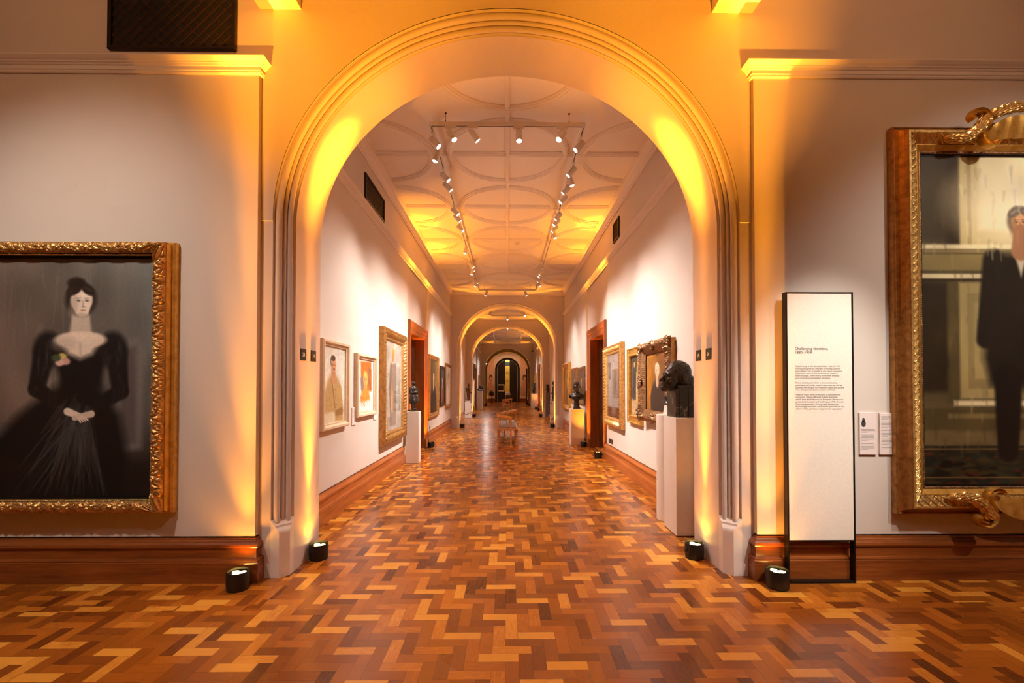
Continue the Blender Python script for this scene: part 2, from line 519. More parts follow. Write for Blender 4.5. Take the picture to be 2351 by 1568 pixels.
# lobby beyond
plane_box('wall_left', M_WALL, -3.4, -3.2, 38.9, 43.3, 0, 5.4)
plane_box('wall_right', M_WALL, 3.2, 3.4, 38.9, 43.3, 0, 5.4)
plane_box('ceiling', M_CEIL, -3.4, 3.4, 38.6, 47.5, 5.4, 5.5)
plane_box('wall_far', M_WALL, -3.4, 3.4, 47.3, 47.5, 0, 5.4)
plane_box('wall_left', M_WALL, -3.4, -3.2, 43.6, 47.3, 0, 5.4)
plane_box('wall_right', M_WALL, 3.2, 3.4, 43.6, 47.3, 0, 5.4)
def end_wall():
    mb = MB(); a, sp, y0, y1, zt, xh = .98, 3.15, 43.3, 43.6, 5.4, 3.4
    pts = [(-a, 0)] + [(a*math.cos(PI-PI*i/24), sp+a*.92*math.sin(PI*i/24)) for i in range(25)] + [(a, 0)]
    for y in (y0, y1):
        for k in range(1, len(pts)-2):
            p, q = pts[k], pts[k+1]
            mb.add([(p[0],y,p[1]),(q[0],y,q[1]),(q[0],y,zt),(p[0],y,zt)], [(0,1,2,3)])
        for sg in (-1,1):
            mb.add([(sg*a,y,0),(sg*xh,y,0),(sg*xh,y,zt),(sg*a,y,zt)], [(0,1,2,3)])
    for k in range(len(pts)-1):
        p, q = pts[k], pts[k+1]
        mb.add([(p[0],y0,p[1]),(q[0],y0,q[1]),(q[0],y1,q[1]),(p[0],y1,p[1])], [(0,1,2,3)])
    struct(mb.build('wall_far', M_WALL))
    # moulded dark surround and the two leaves, ajar over a view of the banner
    su = MB(); rows = []
    for off, d in ((.18,0),(.18,.06),(.13,.09),(.10,.06),(.05,.05),(.02,.02),(.0,.0)):
        aa = a+off; row = [(-aa, y0-d, 0)] + [(aa*math.cos(PI-PI*i/32), y0-d, sp+(a*.92+off)*math.sin(PI*i/32)) for i in range(33)] + [(aa, y0-d, 0)]
        rows.append(row)
    su.loft(rows, cap=False, closed=False)
    d1 = struct(su.build('door_3', M_EBON, smooth='auto'))
    for sg in (-1, 1):
        lf = MB(); n = 12; g = .215
        pl = [(g, 0), (a-.01, 0)]
        for i in range(n+1):
            x = (a-.01) + (g-(a-.01))*i/n
            pl.append((x, sp + a*.92*math.sqrt(max(0, 1-(x/a)**2))-.02))
        v = [(sg*x, 43.42, z) for x, z in pl] + [(sg*x, 43.48, z) for x, z in pl]; m = len(pl)
        lf.add(v, [tuple(range(m)), tuple(range(m, 2*m))] + [(i, (i+1)%m, (i+1)%m+m, i+m) for i in range(m)])
        for z0, z1 in ((.25,.85),(1.0,1.5),(1.65,2.3),(2.45,3.1)):
            x0, x1 = sorted((sg*.30, sg*.86))
            lf.box(x0, x1, 43.40, 43.43, z0, z1)
        lf.build('door_leaf', M_EBON, d1)
end_wall()

# ------------------------------------------------------------------ side doors of the enfilade
def side_door(name, sg, y0, y1, zt):
    """architrave 0.24 wide round the opening, plinth blocks, timber-lined reveal and a panelled leaf"""
    prof = [(0,0),(0,.012),(.025,.022),(.05,.022),(.07,.034),(.12,.036),(.145,.050),(.2,.055),(.232,.06),(.245,.052),(.245,0)]
    rows = []
    for t, d in prof:
        x = sg*(WX-d)
        rows.append([(x,y0-t,.20),(x,y0-t,zt+t),(x,y1+t,zt+t),(x,y1+t,.20)])
    mb = MB(); mb.loft(rows, cap=False, closed=False)
    root = mb.build(name, M_MAHOGZ); struct(root)
    for ya, yb in ((y0-.25, y0), (y1, y1+.25)):
        x0, x1 = sorted((sg*(WX-.068), sg*WX))
        box('plinth_block', M_MAHOGZ, root, x0, x1, ya, yb, 0, .20, bevel=.006)
    rv = MB(); x0, x1 = sorted((sg*WX, sg*2.5))
    rv.box(x0, x1, y0-.02, y0+.004, 0, zt); rv.box(x0, x1, y1-.004, y1+.02, 0, zt); rv.box(x0, x1, y0, y1, zt-.004, zt+.02)
    rv.build('door_lining', M_MAHOGZ, root)
    lf = MB(); x0, x1 = sorted((sg*2.28, sg*2.33))
    lf.box(x0, x1, y0+.004, y1-.004, .01, zt-.004)
    xf0, xf1 = sorted((sg*2.262, sg*2.29))
    w = (y1-y0)
    for ya, yb in ((y0+.12, y0+w/2-.07), (y0+w/2+.07, y1-.12)):
        for za, zb in ((.2,.85),(1.02,1.62),(1.78,zt-.16)):
            lf.box(xf0, xf1, ya, yb, za, zb)
            lf.box(*sorted((sg*2.252, sg*2.27)), ya+.05, yb-.05, za+.05, zb-.05)
    lf.build('door_leaf', M_DOOR, root)
for n, (sg, (y0, y1, zt)) in enumerate([(-1, DO[0]), (1, DO[0]), (-1, D3[0]), (1, D3[0])]):
    side_door('door_%d' % (n+1 if n < 2 else n+2), sg, y0, y1, zt)

# ------------------------------------------------------------------ ventilation grilles
def vent(label, W, H, loc, rz, group):
    o = thing('vent_grille', label, 'vent', loc, rz, group)
    f = MB(); b = .028
    f.box(-W/2, W/2, -.03, 0, 0, b); f.box(-W/2, W/2, -.03, 0, H-b, H)
    f.box(-W/2, -W/2+b, -.03, 0, b, H-b); f.box(W/2-b, W/2, -.03, 0, b, H-b)
    f.build('frame', M_BLKMET, o, bevel=.004)
    box('backing', M_BACK, o, -W/2+.01, W/2-.01, -.006, -.001, .01, H-.01)
    g = MB(); st = .084; w0, w1, h0, h1 = -W/2+b, W/2-b, b, H-b
    def clip(c, s):
        # line z = h0 + s*(x - c), clipped to the opening
        pts = []
        for z in (h0, h1):
            x = c + (z-h0)*s
            pts.append((x, z))
        (xa, za), (xb, zb) = pts
        if xa > xb: (xa, za), (xb, zb) = (xb, zb), (xa, za)
        if xb <= w0 or xa >= w1: return None
        if xa < w0: za += (w0-xa)*(zb-za)/(xb-xa); xa = w0
        if xb > w1: zb -= (xb-w1)*(zb-za)/(xb-xa); xb = w1
        return (xa, za), (xb, zb)
    c = w0 - (h1-h0) - .1
    while c < w1 + (h1-h0):
        for s in (1, -1):
            for dd in (-.004, .004):
                q = clip(c+dd, s)
                if q: g.tube([(q[0][0], -.016-.004*s, q[0][1]), (q[1][0], -.016-.004*s, q[1][1])], .0016, 4)
        c += st
    g.build('lattice', M_GRILLE, o)
    return o
vent('dark lattice ventilation grille above the cornice at the top left', 1.01, .78, (-2.67, YF-.006, 4.187), 0, 'ventilation grilles')
vent('dark lattice grille high on the corridor\'s left wall', 1.0, .385, (-WX, 7.055, 4.222), PI/2, 'ventilation grilles')
vent('small dark lattice grille high on the corridor\'s right wall', .45, .385, (WX, 8.55, 4.27), -PI/2, 'ventilation grilles')

# ------------------------------------------------------------------ paintings: pigments
class Paint:
    def __init__(s, nx, ny, asp, bg):
        s.nx, s.ny, s.asp = nx, ny, asp           # asp = width / height; coordinates in units of height
        s.X, s.Y = np.meshgrid(np.linspace(0, asp, nx), np.linspace(0, 1, ny))
        s.c = np.ones((ny, nx, 3))*np.array(bg)/255.
        s.rs = np.random.RandomState(3)
    def put(s, mask, col, alpha=1):
        mk = np.clip(mask*alpha, 0, 1)[..., None]
        s.c = s.c*(1-mk) + np.array(col)/255.*mk; return s
    def ell(s, cx, cy, rx, ry, col, soft=.25, rot=0, alpha=1):
        dx, dy = s.X-cx, s.Y-cy; ca, sa = math.cos(rot), math.sin(rot)
        d = np.sqrt(((dx*ca+dy*sa)/rx)**2 + ((-dx*sa+dy*ca)/ry)**2)
        return s.put(np.clip((1+soft/2-d)/max(soft,1e-3), 0, 1), col, alpha)
    def seg(s, p, q, w0, w1, col, soft=.3, alpha=1):
        px, py = p; qx, qy = q; L = (qx-px)**2+(qy-py)**2
        t = np.clip(((s.X-px)*(qx-px)+(s.Y-py)*(qy-py))/L, 0, 1)
        d = np.sqrt((s.X-px-t*(qx-px))**2+(s.Y-py-t*(qy-py))**2)/(w0+(w1-w0)*t)
        return s.put(np.clip((1+soft/2-d)/soft, 0, 1), col, alpha)
    def poly(s, pts, col, soft=.01, alpha=1):
        n = len(pts); ins = np.zeros(s.X.shape, bool); dist = np.full(s.X.shape, 9.)
        for i in range(n):
            (x0, y0), (x1, y1) = pts[i], pts[(i+1) % n]
            cr = ((y0 > s.Y) != (y1 > s.Y))
            with np.errstate(divide='ignore', invalid='ignore'):
                xi = (x1-x0)*(s.Y-y0)/(y1-y0+1e-12)+x0
            ins ^= cr & (s.X < xi)
            L = (x1-x0)**2+(y1-y0)**2+1e-12
            t = np.clip(((s.X-x0)*(x1-x0)+(s.Y-y0)*(y1-y0))/L, 0, 1)
            dist = np.minimum(dist, np.hypot(s.X-x0-t*(x1-x0), s.Y-y0-t*(y1-y0)))
        sd = np.where(ins, dist, -dist)
        return s.put(np.clip(.5+sd/soft, 0, 1), col, alpha)
    def rect(s, x0, y0, x1, y1, col, soft=.008, alpha=1):
        return s.poly([(x0,y0),(x1,y0),(x1,y1),(x0,y1)], col, soft, alpha)
    def field(s, gx, gy):
        g = s.rs.rand(gy+2, gx+2); xs = np.linspace(0, gx, s.nx); ys = np.linspace(0, gy, s.ny)
        xi = xs.astype(int); yi = ys.astype(int); fx = xs-xi; fy = ys-yi
        fx = fx*fx*(3-2*fx); fy = fy*fy*(3-2*fy)
        a = g[np.ix_(yi, xi)]; b = g[np.ix_(yi, xi+1)]; c = g[np.ix_(yi+1, xi)]; d = g[np.ix_(yi+1, xi+1)]
        fx = fx[None, :]; fy = fy[:, None]
        return a*(1-fx)*(1-fy)+b*fx*(1-fy)+c*(1-fx)*fy+d*fx*fy
    def mottle(s, gx, gy, amp):
        s.c = np.clip(s.c*(1+amp*(s.field(gx, gy)-.5)[..., None]*2), 0, 1); return s
    def grad(s, c0, c1, x0, y0, x1, y1):
        L = (x1-x0)**2+(y1-y0)**2
        t = np.clip(((s.X-x0)*(x1-x0)+(s.Y-y0)*(y1-y0))/L, 0, 1)[..., None]
        s.c = np.array(c0)/255.*(1-t)+np.array(c1)/255.*t; return s
    def face(s, cx, cy, r, skin, hair, turn=0, bald=False):
        """a small anonymous painted head"""
        dk = [k*.42 for k in skin]; md = [k*.74 for k in skin]; hi = [min(255, k*1.07) for k in skin]
        if hair is not None and not bald:
            s.ell(cx, cy-.16*r, r*.98, r*1.02, hair, .35); s.ell(cx-.1*r, cy-.7*r, r*.75, r*.55, hair, .4)
        fx = cx+turn*.10*r
        s.ell(fx, cy-.12*r, r*.70, r*.80, skin, .2); s.ell(fx+turn*.06*r, cy+.38*r, r*.50, r*.58, skin, .25)
        s.ell(fx-.52*r, cy+.2*r, r*.26, r*.75, md, .9, .1, .55); s.ell(fx, cy+.86*r, r*.4, r*.16, md, .8, 0, .5)
        s.ell(fx+.12*r, cy-.45*r, r*.42, r*.22, hi, .9, 0, .6); s.ell(fx+.32*r, cy+.2*r, r*.2, r*.2, hi, .9, 0, .5)
        if hair is not None and not bald:
            s.ell(cx-.42*r, cy-.78*r, r*.55, r*.30, hair, .4, -.55); s.ell(cx+.45*r, cy-.76*r, r*.5, r*.28, hair, .4, .6)
            for k in range(10):
                a = s.rs.uniform(-1.2, 1.2); s.seg((cx+.8*r*math.sin(a), cy-.25*r-.7*r*math.cos(a)), (cx+1.02*r*math.sin(a+.2), cy-.2*r-.75*r*math.cos(a+.25)), .07*r, .03*r, [k2*1.5 for k2 in hair], .9, .5)
        for e in (-1, 1):
            ex = fx+(e*.27+turn*.14)*r
            s.ell(ex, cy-.1*r, r*.17, r*.10, md, .9, 0, .6); s.ell(ex, cy-.08*r, r*.10, r*.05, dk, .6, 0, .9)
            s.seg((ex-.14*r, cy-.24*r), (ex+.14*r, cy-.27*r), .035*r, .025*r, dk, .8, .55)
        s.seg((fx+turn*.22*r-.03*r, cy-.05*r), (fx+turn*.34*r-.06*r, cy+.26*r), .035*r, .07*r, md, .9, .6)
        s.ell(fx+turn*.30*r, cy+.30*r, r*.11, r*.035, dk, .8, 0, .4)
        s.ell(fx+turn*.22*r, cy+.52*r, r*.17, r*.055, (skin[0]*.78, skin[1]*.5, skin[2]*.48), .7, 0, .85)
        return s

def art_lady():
    """an anonymous sitter in a dark long-sleeved gown before a grey-brown ground (plain stand-in)"""
    a = 1.23/1.81; p = Paint(400, 588, a, (88,78,70)); U = p.rs.uniform
    p.grad((118,100,88), (112,114,110), 0, .3, a, .1).mottle(5, 7, .14).mottle(9, 4, .10)
    for k in range(150):
        x = U(0,a); y = U(-.05,.8); c = U(84,130); p.seg((x,y),(x+U(-.02,.02),y+U(.05,.22)), .006, .003, (c*1.05,c,c*.95), .9, .22)
    p.seg((0,1.0),(a,.96), .22, .20, (30,26,25), .9); p.poly([(.46,.50),(a,.46),(a,.80),(.50,.88)], (70,64,60), .14, .7)
    sk = (234,214,194); bl = (22,20,20)
    cx = .36
    # skirt and bodice
    p.poly([(.50,.36),(.60,.34),(.63,.40),(.62,.80),(.50,.82)], (120,116,112), .03); p.poly([(.53,.39),(.595,.37),(.60,.78),(.53,.79)], (92,84,82), .03)
    p.rect(-.1,.70,.2,.76,(104,96,90),.02); p.rect(-.1,.77,.25,1.1,(40,34,32),.03)
    p.poly([(cx-.05,.50),(cx+.06,.50),(cx+.17,.66),(cx+.21,.86),(cx+.16,1.05),(-.02,1.05),(-.02,.80),(.10,.66)], bl, .05)
    p.poly([(cx-.13,.335),(cx+.13,.335),(cx+.085,.54),(cx-.075,.54)], bl, .03)
    # sleeves
    p.ell(cx-.135,.385,.062,.075,(30,27,27),.4); p.ell(cx+.135,.385,.062,.075,(30,27,27),.4)
    p.seg((cx-.15,.40),(cx-.18,.55), .046, .034, (25,22,22), .4); p.seg((cx-.18,.55),(cx-.04,.645), .034, .022, (25,22,22), .4)
    p.seg((cx+.15,.40),(cx+.17,.56), .046, .034, (25,22,22), .4); p.seg((cx+.17,.56),(cx+.02,.655), .034, .022, (25,22,22), .4)
    # sheen of the cloth
    for k in range(170):
        t = U(0,1); x0 = cx+U(-.05,.05); y0 = U(.52,.68); ang = U(-.95,.40); L = U(.08,.40); c = U(40,96)
        x1 = x0+L*math.sin(ang); y1 = y0+L*math.cos(ang)+.05
        p.seg((x0+(x1-x0)*.35,y0+(y1-y0)*.35),(x1,y1), U(.002,.007), .002, (c,c*.98,c*.98), .95, .35)
    for k in range(40):
        e = 1 if k % 2 else -1; x = cx+e*U(.09,.19); y = U(.34,.56); c = U(46,92)
        p.seg((x,y),(x+e*U(-.01,.02),y+U(.03,.08)), .006, .002, (c,c,c*1.02), .95, .22)
    p.seg((cx-.05,.645),(cx+.01,.668),.016,.012,sk,.4); p.seg((cx+.05,.655),(cx-.02,.672),.015,.011,[k*.9 for k in sk],.4)
    for k in range(4): p.seg((cx-.012+.008*k,.664),(cx+.006+.010*k,.690-.003*k),.0045,.003,[q*.95 for q in sk],.5)
    # neck, shoulders, neckline
    p.seg((cx,.22),(cx,.315), .034, .046, [k*.88 for k in sk], .35)
    p.ell(cx,.345,.108,.036, sk, .25); p.ell(cx+.02,.335,.07,.02, [min(255,k*1.06) for k in sk], .9, 0, .6); p.poly([(cx-.085,.345),(cx+.085,.345),(cx+.05,.405),(cx,.425),(cx-.05,.405)], sk, .03)
    p.ell(cx-.07,.36,.05,.03,[k*.82 for k in sk],.9,0,.5); p.seg((cx,.36),(cx,.41),.006,.004,[k*.8 for k in sk],.9,.5)
    p.face(cx,.185,.066, (240,220,200), (44,34,29), .45)
    p.ell(cx-.02,.105,.038,.024, (38,29,25), .5)
    for q, c in (((cx-.075,.415),(214,190,110)),((cx-.06,.435),(210,160,146)),((cx-.085,.44),(226,184,168)),((cx-.10,.42),(70,84,60))): p.ell(q[0],q[1],.019,.015,c,.6)
    return p.mottle(120, 180, .03)
def art_hall():
    """ochre stone interior with a figure in a dark coat and a patterned carpet (plain stand-in)"""
    a = 1.47/2.57; p = Paint(280, 480, a, (96,86,60))
    p.grad((74,66,46), (112,98,66), 0, 0, .2, .9).mottle(9, 14, .2)
    st = (204,188,130); hi = (246,234,186); dk = (58,48,32); md = (156,138,90)
    p.rect(0,-.1,.085,.26,(70,62,42),.03); p.rect(.085,-.1,.125,.27,dk,.02)
    p.rect(.125,-.1,a+.1,.28, st, .01); p.rect(.15,-.1,.162,.27, md, .006); p.rect(.185,-.1,a+.1,.225, hi, .02)
    p.ell(.36,.14,.22,.13,(255,246,206),.9)
    p.rect(0,.27,a+.1,.285, hi, .008); p.rect(0,.287,a+.1,.296, md, .006); p.rect(0,.30,a+.1,.35,(150,134,84),.008)
    p.rect(0,.36,a+.1,.374, hi, .006); p.rect(0,.376,a+.1,.384, dk, .006)
    p.rect(0,.386,.085,.72,(52,44,30),.02); p.rect(.085,.386,.12,.74,(98,86,54),.015)
    p.rect(.12,.386,a+.1,.74,(184,168,112),.01); p.rect(.145,.42,a+.1,.71,(156,140,92),.006); p.rect(.165,.45,a+.1,.68,(178,162,108),.006)
    p.ell(.20,.5,.06,.1,(184,170,116),.9,0,.6)
    p.rect(.10,.745,a+.1,.762, hi,.008); p.rect(0,.77,a+.1,.835,(92,80,50),.01); p.rect(.08,.785,a+.1,.80,(134,118,74),.008)
    p.rect(0,.84,a+.1,.875,(120,104,68),.012)
    p.rect(0,.882,a+.1,1.1,(44,42,30),.006)
    cols = [(28,36,30),(74,62,38),(96,40,26),(34,50,44),(60,56,34),(18,20,16)]
    for k in range(240):
        x = p.rs.uniform(0,a); y = .885+.115*p.rs.rand()**.8; w = p.rs.uniform(.008,.028)
        p.ell(x, y, w, w*.32, cols[p.rs.randint(6)], .5, 0, .85)
    for y in (.892,.978): p.seg((0,y),(a,y), .0025, .0025, (112,92,56), .6)
    # the standing sitter, arms at the sides
    cx = .315; ct = (34,30,25)
    p.poly([(cx-.085,.30),(cx+.085,.30),(cx+.12,.62),(cx+.10,.70),(cx-.10,.70),(cx-.12,.62)], ct, .03)
    p.seg((cx-.085,.32),(cx-.115,.56), .035, .028, (36,32,27), .4); p.seg((cx+.085,.32),(cx+.115,.56), .035, .028, (36,32,27), .4)
    p.seg((cx-.045,.68),(cx-.05,.90), .045, .032, (24,21,18), .3); p.seg((cx+.045,.68),(cx+.05,.90), .045, .032, (24,21,18), .3)
    p.poly([(cx-.02,.30),(cx+.02,.30),(cx,.37)], (206,196,170), .01)
    p.face(cx,.205,.042,(206,158,116),(120,110,96)); p.seg((cx,.23),(cx,.29),.022,.03,(170,124,90),.3)
    for k in range(260):
        x = p.rs.uniform(0,a); y = p.rs.uniform(0,.88); q = p.rs.uniform(.75,1.3); i0 = int(min(.999,y)*p.ny); j0 = int(min(.999,x/a)*p.nx); c = p.c[i0,j0]*255*q
        p.seg((x,y),(x+p.rs.uniform(-.006,.006),y+p.rs.uniform(.01,.05)), .006, .003, np.clip(c,0,255), .9, .3)
    return p.mottle(7, 11, .10)
def art_soldier():
    a = .70/.92; p = Paint(130, 170, a, (226,220,204)); p.mottle(6, 8, .05)
    for k in range(9): p.seg((p.rs.uniform(0,a),0),(p.rs.uniform(0,a),.8), .012, .004, (204,206,200), .9, .6)
    kh = (184,152,98); kd = (146,110,66)
    p.ell(.36,.66,.27,.30, kh, .25); p.poly([(.10,.58),(.60,.58),(.72,1.0),(.06,1.0)], kh, .06)
    p.seg((.56,.56),(.66,.86), .08, .06, kh, .3); p.seg((.64,.86),(.42,.88), .055, .035, kd, .3)
    p.seg((.30,.44),(.42,.80), .022, .014, kd, .5); p.poly([(.29,.40),(.41,.40),(.37,.54)], (214,196,150), .02)
    for q in ((.42,.56),(.44,.66),(.46,.76)): p.ell(q[0],q[1],.012,.012,(110,78,44),.4)
    p.seg((.36,.30),(.36,.42), .06, .075, (196,140,100), .3)
    p.face(.36,.25,.112,(212,152,112),None, .5); p.ell(.345,.148,.075,.038,(84,62,46),.4); p.seg((.268,.17),(.272,.24),.014,.010,(84,62,46),.6); p.seg((.352,.292),(.402,.292),.009,.007,(90,60,40),.6)
    p.rect(0,.86,.42,1.05,(224,214,188),.05,.8)
    return p.mottle(30, 40, .06)
def art_study():
    a = .76/.76; p = Paint(110, 110, a, (238,226,214))
    p.poly([(.22,.05),(.86,.02),(.9,.6),(.72,.62),(.25,.58)], (186,104,40), .06)
    p.poly([(.20,.36),(.40,.3),(.42,.62),(.26,.62)], (134,112,120), .06)
    p.poly([(.66,.1),(.88,.2),(.86,.62),(.7,.5)], (150,90,50), .06)
    p.ell(.5,.84,.30,.30,(206,140,58),.3); p.poly([(.15,.82),(.9,.78),(.95,1.0),(.1,1.0)], (238,226,214), .05)
    for k in range(7): p.seg((p.rs.uniform(.2,.8),.72),(p.rs.uniform(.15,.85),.9), .014, .004, (190,120,46), .6)
    p.face(.50,.40,.20,(226,168,92),(214,150,84), .2, True)
    return p.mottle(20, 20, .08)
def art_full(bg, coat, skin, hair, asp, hat=None, floor=None, nx=100):
    p = Paint(nx, int(nx/asp), asp, bg); p.mottle(7, 12, .08)
    if floor is not None: p.rect(-.1,.84,asp+.1,1.1, floor, .03)
    c = asp*.48
    p.poly([(c-.10,.24),(c+.10,.24),(c+.15,.62),(c+.13,.95),(c-.13,.95),(c-.16,.6)], coat, .03)
    p.seg((c-.10,.27),(c-.15,.52), .04, .03, [k*.9 for k in coat], .4); p.seg((c+.10,.27),(c+.13,.5), .04, .03, [k*.9 for k in coat], .4)
    p.face(c,.165,.055, skin, hair)
    if hat is not None: p.ell(c,.105,.05,.035, hat, .3)
    return p.mottle(14, 30, .1)
def art_half(bg, coat, skin, hair, asp, nx=80, bg2=None):
    p = Paint(nx, int(nx/asp), asp, bg)
    if bg2 is not None: p.grad(bg, bg2, 0, .1, asp, .5)
    p.mottle(5, 6, .12)
    c = asp*.5
    p.ell(c,.82,.36*min(1,asp*1.2),.36, coat, .2); p.poly([(c-.035,.52),(c+.035,.52),(c,.60)], (190,172,150), .03)
    p.seg((c,.4),(c,.52), .055, .07, [k*.85 for k in skin], .3)
    p.face(c,.32,.12, skin, hair, .3)
    return p.mottle(20, 24, .08)

def canvas(name, p, W, H, parent, y, z0, thick=.012):
    """p painted on a W x H board standing at local depth y, bottom at z0"""
    nx, ny = p.nx, p.ny
    xs = np.linspace(-W/2, W/2, nx); zs = np.linspace(z0+H, z0, ny)
    gx, gz = np.meshgrid(xs, zs)
    v = np.stack([gx, np.full_like(gx, y), gz], -1).reshape(-1, 3)
    idx = np.arange(nx*ny).reshape(ny, nx)
    f = np.stack([idx[:-1,:-1], idx[1:,:-1], idx[1:,1:], idx[:-1,1:]], -1).reshape(-1, 4)
    me = bpy.data.meshes.new(name)
    nb = len(v)
    back = [(-W/2,y+thick,z0),(W/2,y+thick,z0),(W/2,y+thick,z0+H),(-W/2,y+thick,z0+H)]
    c00, c10, c11, c01 = idx[-1,0], idx[-1,-1], idx[0,-1], idx[0,0]
    extra = [(nb,nb+1,nb+2,nb+3)]
    vs = v.tolist()+back
    fs = f.tolist()+extra
    bl, br, tr, tl = int(c00), int(c10), int(c11), int(c01)
    fs += [tuple(int(q) for q in idx[-1,:][::-1])+(nb, nb+1)][:0]
    fs += [(bl,nb,nb+3,tl), (br,tr,nb+2,nb+1), (tl,nb+3,nb+2,tr), (bl,br,nb+1,nb)]
    me.from_pydata(vs, [], fs)
    at = me.color_attributes.new('paint', 'FLOAT_COLOR', 'POINT')
    cols = np.ones((len(vs), 4), np.float32); cols[:nb, :3] = lin(np.clip(p.c, 0, 1)).reshape(-1, 3); cols[nb:, :3] = .1
    at.data.foreach_set('color', cols.ravel())
    me.polygons.foreach_set('use_smooth', [False]*len(me.polygons))
    return link(name, me, M_PAINT, parent)

# ------------------------------------------------------------------ frames
def rect_loops(mb, W, H, z0, prof, close_back=True):
    """mitred moulding; prof = (inset from the outer edge, distance out from the wall)"""
    rows = []
    for t, d in prof:
        rows.append([(-W/2+t,-d,z0+t),(W/2-t,-d,z0+t),(W/2-t,-d,z0+H-t),(-W/2+t,-d,z0+H-t)])
    mb.loft(rows, cap=False)
    return mb
def rail_relief(mb, W, H, z0, t0, t1, d0, d1, bulge, fn, du, nv):
    """a carved band between two insets; fn(u, v, width, L) -> height"""
    wdt = t1-t0
    for side in range(4):
        L = W if side % 2 == 0 else H
        n = max(8, int(L/du))
        grid = []
        for i in range(n+1):
            row = []
            for j in range(nv+1):
                v = j/nv; t = t0+wdt*v
                half = L/2-t; a = -half+2*half*i/n
                edge = min(1., (half-abs(a))/.004+.0) if False else 1.
                h = d0+(d1-d0)*v+bulge*math.sin(PI*v)+fn(a, v, wdt, L/2-t)*edge
                if side == 0: p = (a, -h, z0+t)
                elif side == 1: p = (W/2-t, -h, z0+H/2+a)
                elif side == 2: p = (-a, -h, z0+H-t)
                else: p = (-W/2+t, -h, z0+H/2-a)
                row.append(p)
            grid.append(row)
        mb.loft(grid, cap=False, closed=False)
    return mb
def _sm(x, a, b):
    t = min(1, max(0, (x-a)/(b-a))); return t*t*(3-2*t)
def acanthus(per, amp):
    def fn(u, v, w, half):
        # corner leaf sweeping out along the mitre
        cdist = half-abs(u)
        k = round(u/per); x = u-k*per; y = v*w
        h = 0
        if cdist < w*1.1:
            px, py = cdist, y if True else 0
            ang = math.atan2(y, cdist+.004); r = math.hypot(cdist, y)/w
            h = amp*(.5+.5*math.cos(ang*14))*_sm(1.5-r, .1, .5)+amp*.3
            return h*min(1, v*6, (1-v)*6+.15)
        if k % 2 == 0:
            ox, oy = x, y+.006
        else:
            ox, oy = x, w-y+.006
        r = math.hypot(ox, oy)/w; ang = math.atan2(ox, oy)
        fan = (.35+.65*abs(math.cos(ang*4.5)))*_sm(1.08-r*(1+.25*abs(ang)), 0, .3)*_sm(1.5-abs(ang), 0, .25)
        h = amp*fan
        # scrolls between the palmettes
        sx = abs(x)-per*.30; sy = y-w*(.42 if k % 2 == 0 else .58)
        rr = math.hypot(sx, sy); th = math.atan2(sy, sx)
        sp = .5+.5*math.cos(rr/w*26-th*1.0)
        h = max(h, amp*.8*sp*_sm(.42*w-rr, 0, .12*w))
        sx = abs(x)-per*.47; sy = y-w*(.75 if k % 2 == 0 else .25)
        rr = math.hypot(sx, sy)
        h = max(h, amp*.7*_sm(.2*w-rr, 0, .12*w))
        nz = noise.noise(Vector((u*55, v*w*55, k*.0)))
        return (h+amp*.22*nz+amp*.2*noise.noise(Vector((u*130, v*w*130, 1.))))*min(1, v*8, (1-v)*8+.1)
    return fn
def leafband(per, amp, slant=.6):
    def fn(u, v, w, half):
        c = (u+slant*per*(v-.5)*2)/per; f = c-math.floor(c)
        e = abs(f-.5)*2
        return amp*(max(0, 1-e**1.6)*(.62+.38*math.cos((f-.5)*PI*5))*(.35+.65*math.sin(PI*min(1, .15+v*.85))))+amp*.18*noise.noise(Vector((u*70, v*w*70, 2.)))
    return fn
def beads(per, amp):
    def fn(u, v, w, half):
        f = abs(math.cos(PI*u/per)); return amp*math.sqrt(f)*math.sin(PI*v)
    return fn
def rococo(amp, fr=1.0):
    def fn(u, v, w, half):
        q = Vector((u*34*fr, v*w*34*fr, .3)); n = noise.noise(q)
        n2 = noise.noise(Vector((u*90*fr, v*w*90*fr, 4.)))
        e = math.sin(PI*v)
        c = half-abs(u); cb = 1.0+.9*_sm(w*2-c, 0, w)+.8*_sm(w*1.3-abs(u), 0, w)
        return amp*e*cb*(.5+.9*abs(n)+.35*n2)
    return fn

def picture(label, art, W, H, wall, along, z0, cw, ch, frame, group, name='framed_painting', pane=False, cd=.03, cz=None):
    """frame(root) builds the frame parts. wall: 'F' front, 'L' left, 'R' right; along: X or Y of the centre"""
    if wall == 'F': loc, rz = (along, YF-.05, z0), 0
    elif wall == 'L': loc, rz = (-LX, along, z0), PI/2
    else: loc, rz = (LX, along, z0), -PI/2
    o = thing(name, label, 'painting', loc, rz, group)
    o.location += Matrix.Rotation(rz, 3, 'Z')@Vector((0,-.002,0))
    frame(o)
    canvas('canvas', art, cw, ch, o, -cd, (H-ch)/2 if cz is None else cz)
    if pane: box('glass_pane', M_GLASS, o, -cw/2-.004, cw/2+.004, -cd-.012, -cd-.009, (H-ch)/2-.004, (H+ch)/2+.004)
    return o
def plain_frame(W, H, prof, m, name='frame', smooth=False):
    def fn(o):
        rect_loops(MB(), W, H, 0, prof).build(name, m, o, smooth=smooth)
    return fn

